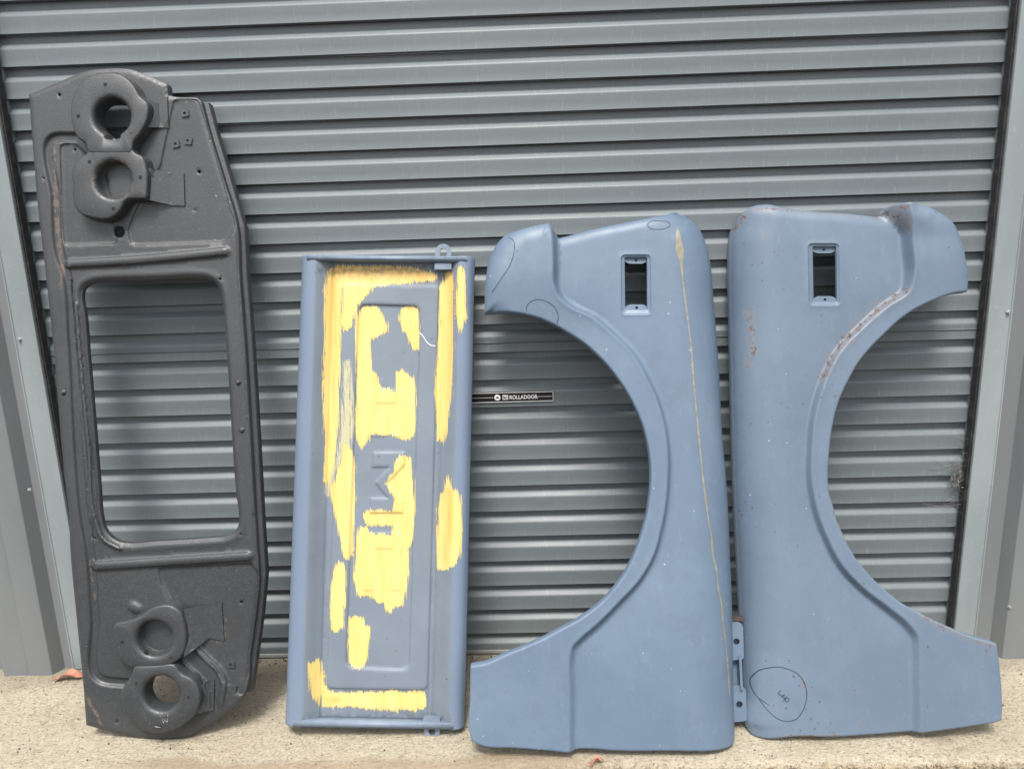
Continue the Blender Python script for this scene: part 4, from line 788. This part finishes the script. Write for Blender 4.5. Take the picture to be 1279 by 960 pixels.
# right-hand return flange folded back
rt = [p for p in mm('p_out')]; k0 = 11; edge = np.array(rt[10:24])
def flange(edge, depth, name, inset=.004):
    e = dense(edge, .02, False); n = len(e); V = []; F = []
    tn = np.gradient(e, axis=0); tn /= np.linalg.norm(tn, axis=1)[:, None]; N = np.stack([-tn[:, 1], tn[:, 0]], 1); N *= np.sign((N[n // 2] @ np.array([1., 0])))
    for (off, z) in ((-.0005, -.0205), (.011, -.024), (.013, -.027), (.013, -depth), (.011, -depth), (.009, -.028), (-.0005, -.0225)):
        for p in e + N * off: V.append((*p, z))
    for r in range(6):
        for i in range(n - 1): a = r * n + i; F.append((a, a + 1, a + n + 1, a + n))
    me = mesh(name, V, F, False); fix_normals(me); return link(name, me, M['dark'], panel)
flange(edge, .050, 'return_flange')
def bucket(b, idx):
    ol, c_, r, H = b; n = 72; L = cr_loop(ol, .004, 60); ang = np.linspace(0, 2 * math.pi, n, endpoint=False); R = []
    rel = L - c_; la = np.unwrap(np.arctan2(rel[:, 1], rel[:, 0])); rr = np.linalg.norm(rel, axis=1)
    if la[-1] < la[0]: la = la[::-1]; rr = rr[::-1]
    base = la[0]; la3 = np.concatenate([la - 2 * math.pi, la, la + 2 * math.pi]); rr3 = np.concatenate([rr] * 3); o_ = np.argsort(la3)
    aa = (ang - base) % (2 * math.pi) + base; R = np.interp(aa, la3[o_], rr3[o_])
    dirs = np.stack([np.cos(ang), np.sin(ang)], 1); P0 = c_ + dirs * R[:, None]; base_h = np.zeros(n) - .004
    open_through = idx in (0, 3)
    prof = [(0, None), (.003, .58), (.0044, .87), (.0064, .97), (.0095, 1.0)]
    V = []; rings = 0
    for ins, f in prof:
        rad = np.maximum(R - ins, r + .014); z = base_h if f is None else np.full(n, H * f); V.append(np.column_stack([c_ + dirs * rad[:, None], z])); rings += 1
    lipR, lipF = (.013, .007, .003, .0, -.0015, -.003), (1.03, 1.00, .93, .80, .55, -.10)
    if open_through: lipF = (1.03, 1.0, .93, .8, .5, -.30)
    for dr, f in zip(lipR, lipF):
        rad = np.full(n, r + dr)
        V.append(np.column_stack([c_ + dirs * rad[:, None], np.full(n, H * f)])); rings += 1
    if idx == 0:   # keyed slot at the foot of the first hole
        for q_ in range(rings - 5, rings):
            k = np.abs(((ang + math.pi / 2 + math.pi) % (2 * math.pi)) - math.pi) < .42; V[q_][k, :2] = c_ + dirs[k] * (r + .0135 - .0008 * (q_ - rings + 6))
    F = []
    for q_ in range(rings - 1):
        for i in range(n): j = (i + 1) % n; F.append((q_ * n + i, q_ * n + j, (q_ + 1) * n + j, (q_ + 1) * n + i))
    V = np.vstack(V)
    if not open_through: F.append(tuple((rings - 1) * n + i for i in range(n)))
    me = mesh('headlight_bucket', V, F, True, {'rust': np.where((np.linalg.norm(V[:, :2] - c_, axis=1) < r + .012) & (V[:, 2] > H * .5), .30 + .3 * (idx == 1), .0) + .5 * (V[:, 0] > c_[0] + .05) * (V[:, 1] < c_[1] - .06) * (idx in (1, 3))})
    fix_normals(me); bm = bmesh.new(); bm.from_mesh(me)
    bm.to_mesh(me); bm.free()
    o = link('headlight_bucket', me, M['dark'], panel)
    return o
bo = [bucket(b, i) for i, b in enumerate(buckets)]
c4 = buckets[3][1]; hz4 = lambda P: np.full(len(P), buckets[3][3] + .0002)
for pl in ([(-.004, -.058), (.006, -.068), (.016, -.055), (.013, -.074), (.006, -.068)], [(-.010, -.060), (.000, -.064), (.004, -.076)], [(-.02, -.085), (-.004, -.088)]):
    ribbon('scratch', np.array(pl) + c4, .0009, hz4, .0004, M['scratch'], bo[3], .003)
t = NT('painted_hole_shade'); M['hole_shade'] = t.out((.012, .012, .012), .9)
for x, y, h, i in DATA['p_bsq']:          # punched square holes on the bowls: near-black blocks, the shade inside painted as colour
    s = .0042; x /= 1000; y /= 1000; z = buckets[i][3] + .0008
    link('square_hole', boxes('square_hole', [(x - s, y - s, z - .004, x + s, y + s, z)]), M['hole_shade'], bo[i])
for p in DATA['p_clip']:
    p = np.array(p) / 1000; z = float(hp(np.array([p]))[0]); sq = np.array([(-.010, -.009), (.010, -.009), (.010, .009), (-.010, .009)]); a = random.uniform(-.25, .25); R2 = np.array([[math.cos(a), -math.sin(a)], [math.sin(a), math.cos(a)]])
    o = solid('clip_nut', round_poly(sq @ R2.T + p, .003, 2), [circle(p, .0036, 10)], z + .0005, z + .0042, M['dark'], panel)
for p in DATA['p_bolt']:
    bm = bmesh.new(); z = float(hp(np.array([np.array(p) / 1000]))[0]); lathe(bm, (p[0] / 1000, p[1] / 1000, z - .001), [(.0075, 0), (.0075, .002), (.0045, .0022), (.0042, .006), (.003, .0068)], 12); bm_obj('bolt', bm, M['dark'], panel)
for poly, i in DATA['p_brackets']:
    P = np.array(poly) / 1000; x0, x1 = P[:, 0].min(), P[:, 0].max(); H = buckets[i][3]
    zf = lambda V2, x0=x0, x1=x1, H=H: hp(V2) + .002 + np.where((V2[:, 0] - x0) / (x1 - x0) < .70, H * .70 * np.clip(1 - ((V2[:, 0] - x0) / (x1 - x0)) / .62, 0, 1), 0)
    pd = ccw(dense(P, .012)); lo, hi = pd.min(0), pd.max(0); gx, gy = np.meshgrid(np.linspace(lo[0], hi[0], 14)[1:-1], np.linspace(lo[1], hi[1], 9)[1:-1]); G = np.stack([gx.ravel(), gy.ravel()], 1)
    G = G[inside(G, pd) & (dist(G, pd, True)[0] > .003)]
    V2, T, ring = triangulate(pd, [], list(map(tuple, G))); n = len(V2); b = zf(V2); V = np.vstack([np.column_stack([V2, b + .0022]), np.column_stack([V2, b])]); F = [tuple(x) for x in T] + [tuple(x + n)[::-1] for x in T]
    R = ring[0]
    for k in range(len(R)): a, c_ = R[k], R[(k + 1) % len(R)]; F.append((a, a + n, c_ + n, c_))
    link('bowl_bracket', mesh('bowl_bracket', V, F, False, {'rust': np.full(len(V), .35 if i == 2 else .05)}), M['dark'], panel)

# ------------------------------------------------------------------ small loose things
def leaf(name, label, c_, L, Wd, rz, curl):
    V = []; F = []; n = 12; m = 5
    for i in range(n + 1):
        s = i / n; w = Wd * math.sin(math.pi * (s * .96 + .02))**.8 * (1 + .18 * math.sin(s * 17))
        for j in range(m): tt = j / (m - 1) * 2 - 1; V.append(((s - .5) * L, tt * w, abs(tt) * w * curl + .012 * math.sin(s * math.pi) + .004 * math.sin(s * 9 + tt * 2)))
    for i in range(n):
        for j in range(m - 1): a = i * m + j; F.append((a, a + 1, a + m + 1, a + m))
    V2 = [(x, y, z - .0006) for x, y, z in V]; N = len(V); F += [tuple(k + N for k in f[::-1]) for f in F[:]]
    r = thing(name, label, 'leaf', c_, (0, 0, rz)); link('blade', mesh('blade', V + V2, F, True), M['leaf'], r)
    bm = bmesh.new(); tube(bm, [(-L * .5 - .02, .002, .003), (-L * .48, 0, .004), (0, 0, .0135), (L * .46, 0, .004)], .0009, 5); bm_obj('stem', bm, M['leaf'], r)
leaf('dead_leaf', 'curled orange brown dead leaf at the foot of the left shed wall', (-1.425, -.105, .001), .085, .017, .15, .5)
leaf('dead_leaf', 'reddish dead leaf lying on the slab edge below the middle fender', (.135, -.498, .001), .036, .007, .35, .25)
bm = bmesh.new(); wc = Vector((1.205, -.025, .545))
for k in range(46):
    a = Vector((XR + .004 - random.random()**2 * .02, random.uniform(-.045, -.016), wc.z + random.gauss(0, .07))); L = random.random()**2.5 * .10 + .012
    b = Vector((a.x - L, random.uniform(-.015, -.013), a.z + random.gauss(0, .03))); mid = (a + b) / 2 + Vector((0, 0, -random.random() * .012)); tube(bm, [a, mid, b], random.uniform(.00015, .0004), 3)
for k in range(60):
    a = wc + Vector((random.gauss(.012, .008), random.uniform(-.01, .008), random.gauss(0, .022))); tube(bm, [a, a + Vector((random.gauss(0, .008), 0, random.gauss(0, .010))), a + Vector((random.gauss(0, .012), 0, random.gauss(0, .014)))], random.uniform(.0003, .0008), 3)
o = bm_obj('cobweb', bm, M['web']); o['label'] = 'dusty grey cobweb strung across slats at the right door jamb'; o['category'] = 'cobweb'
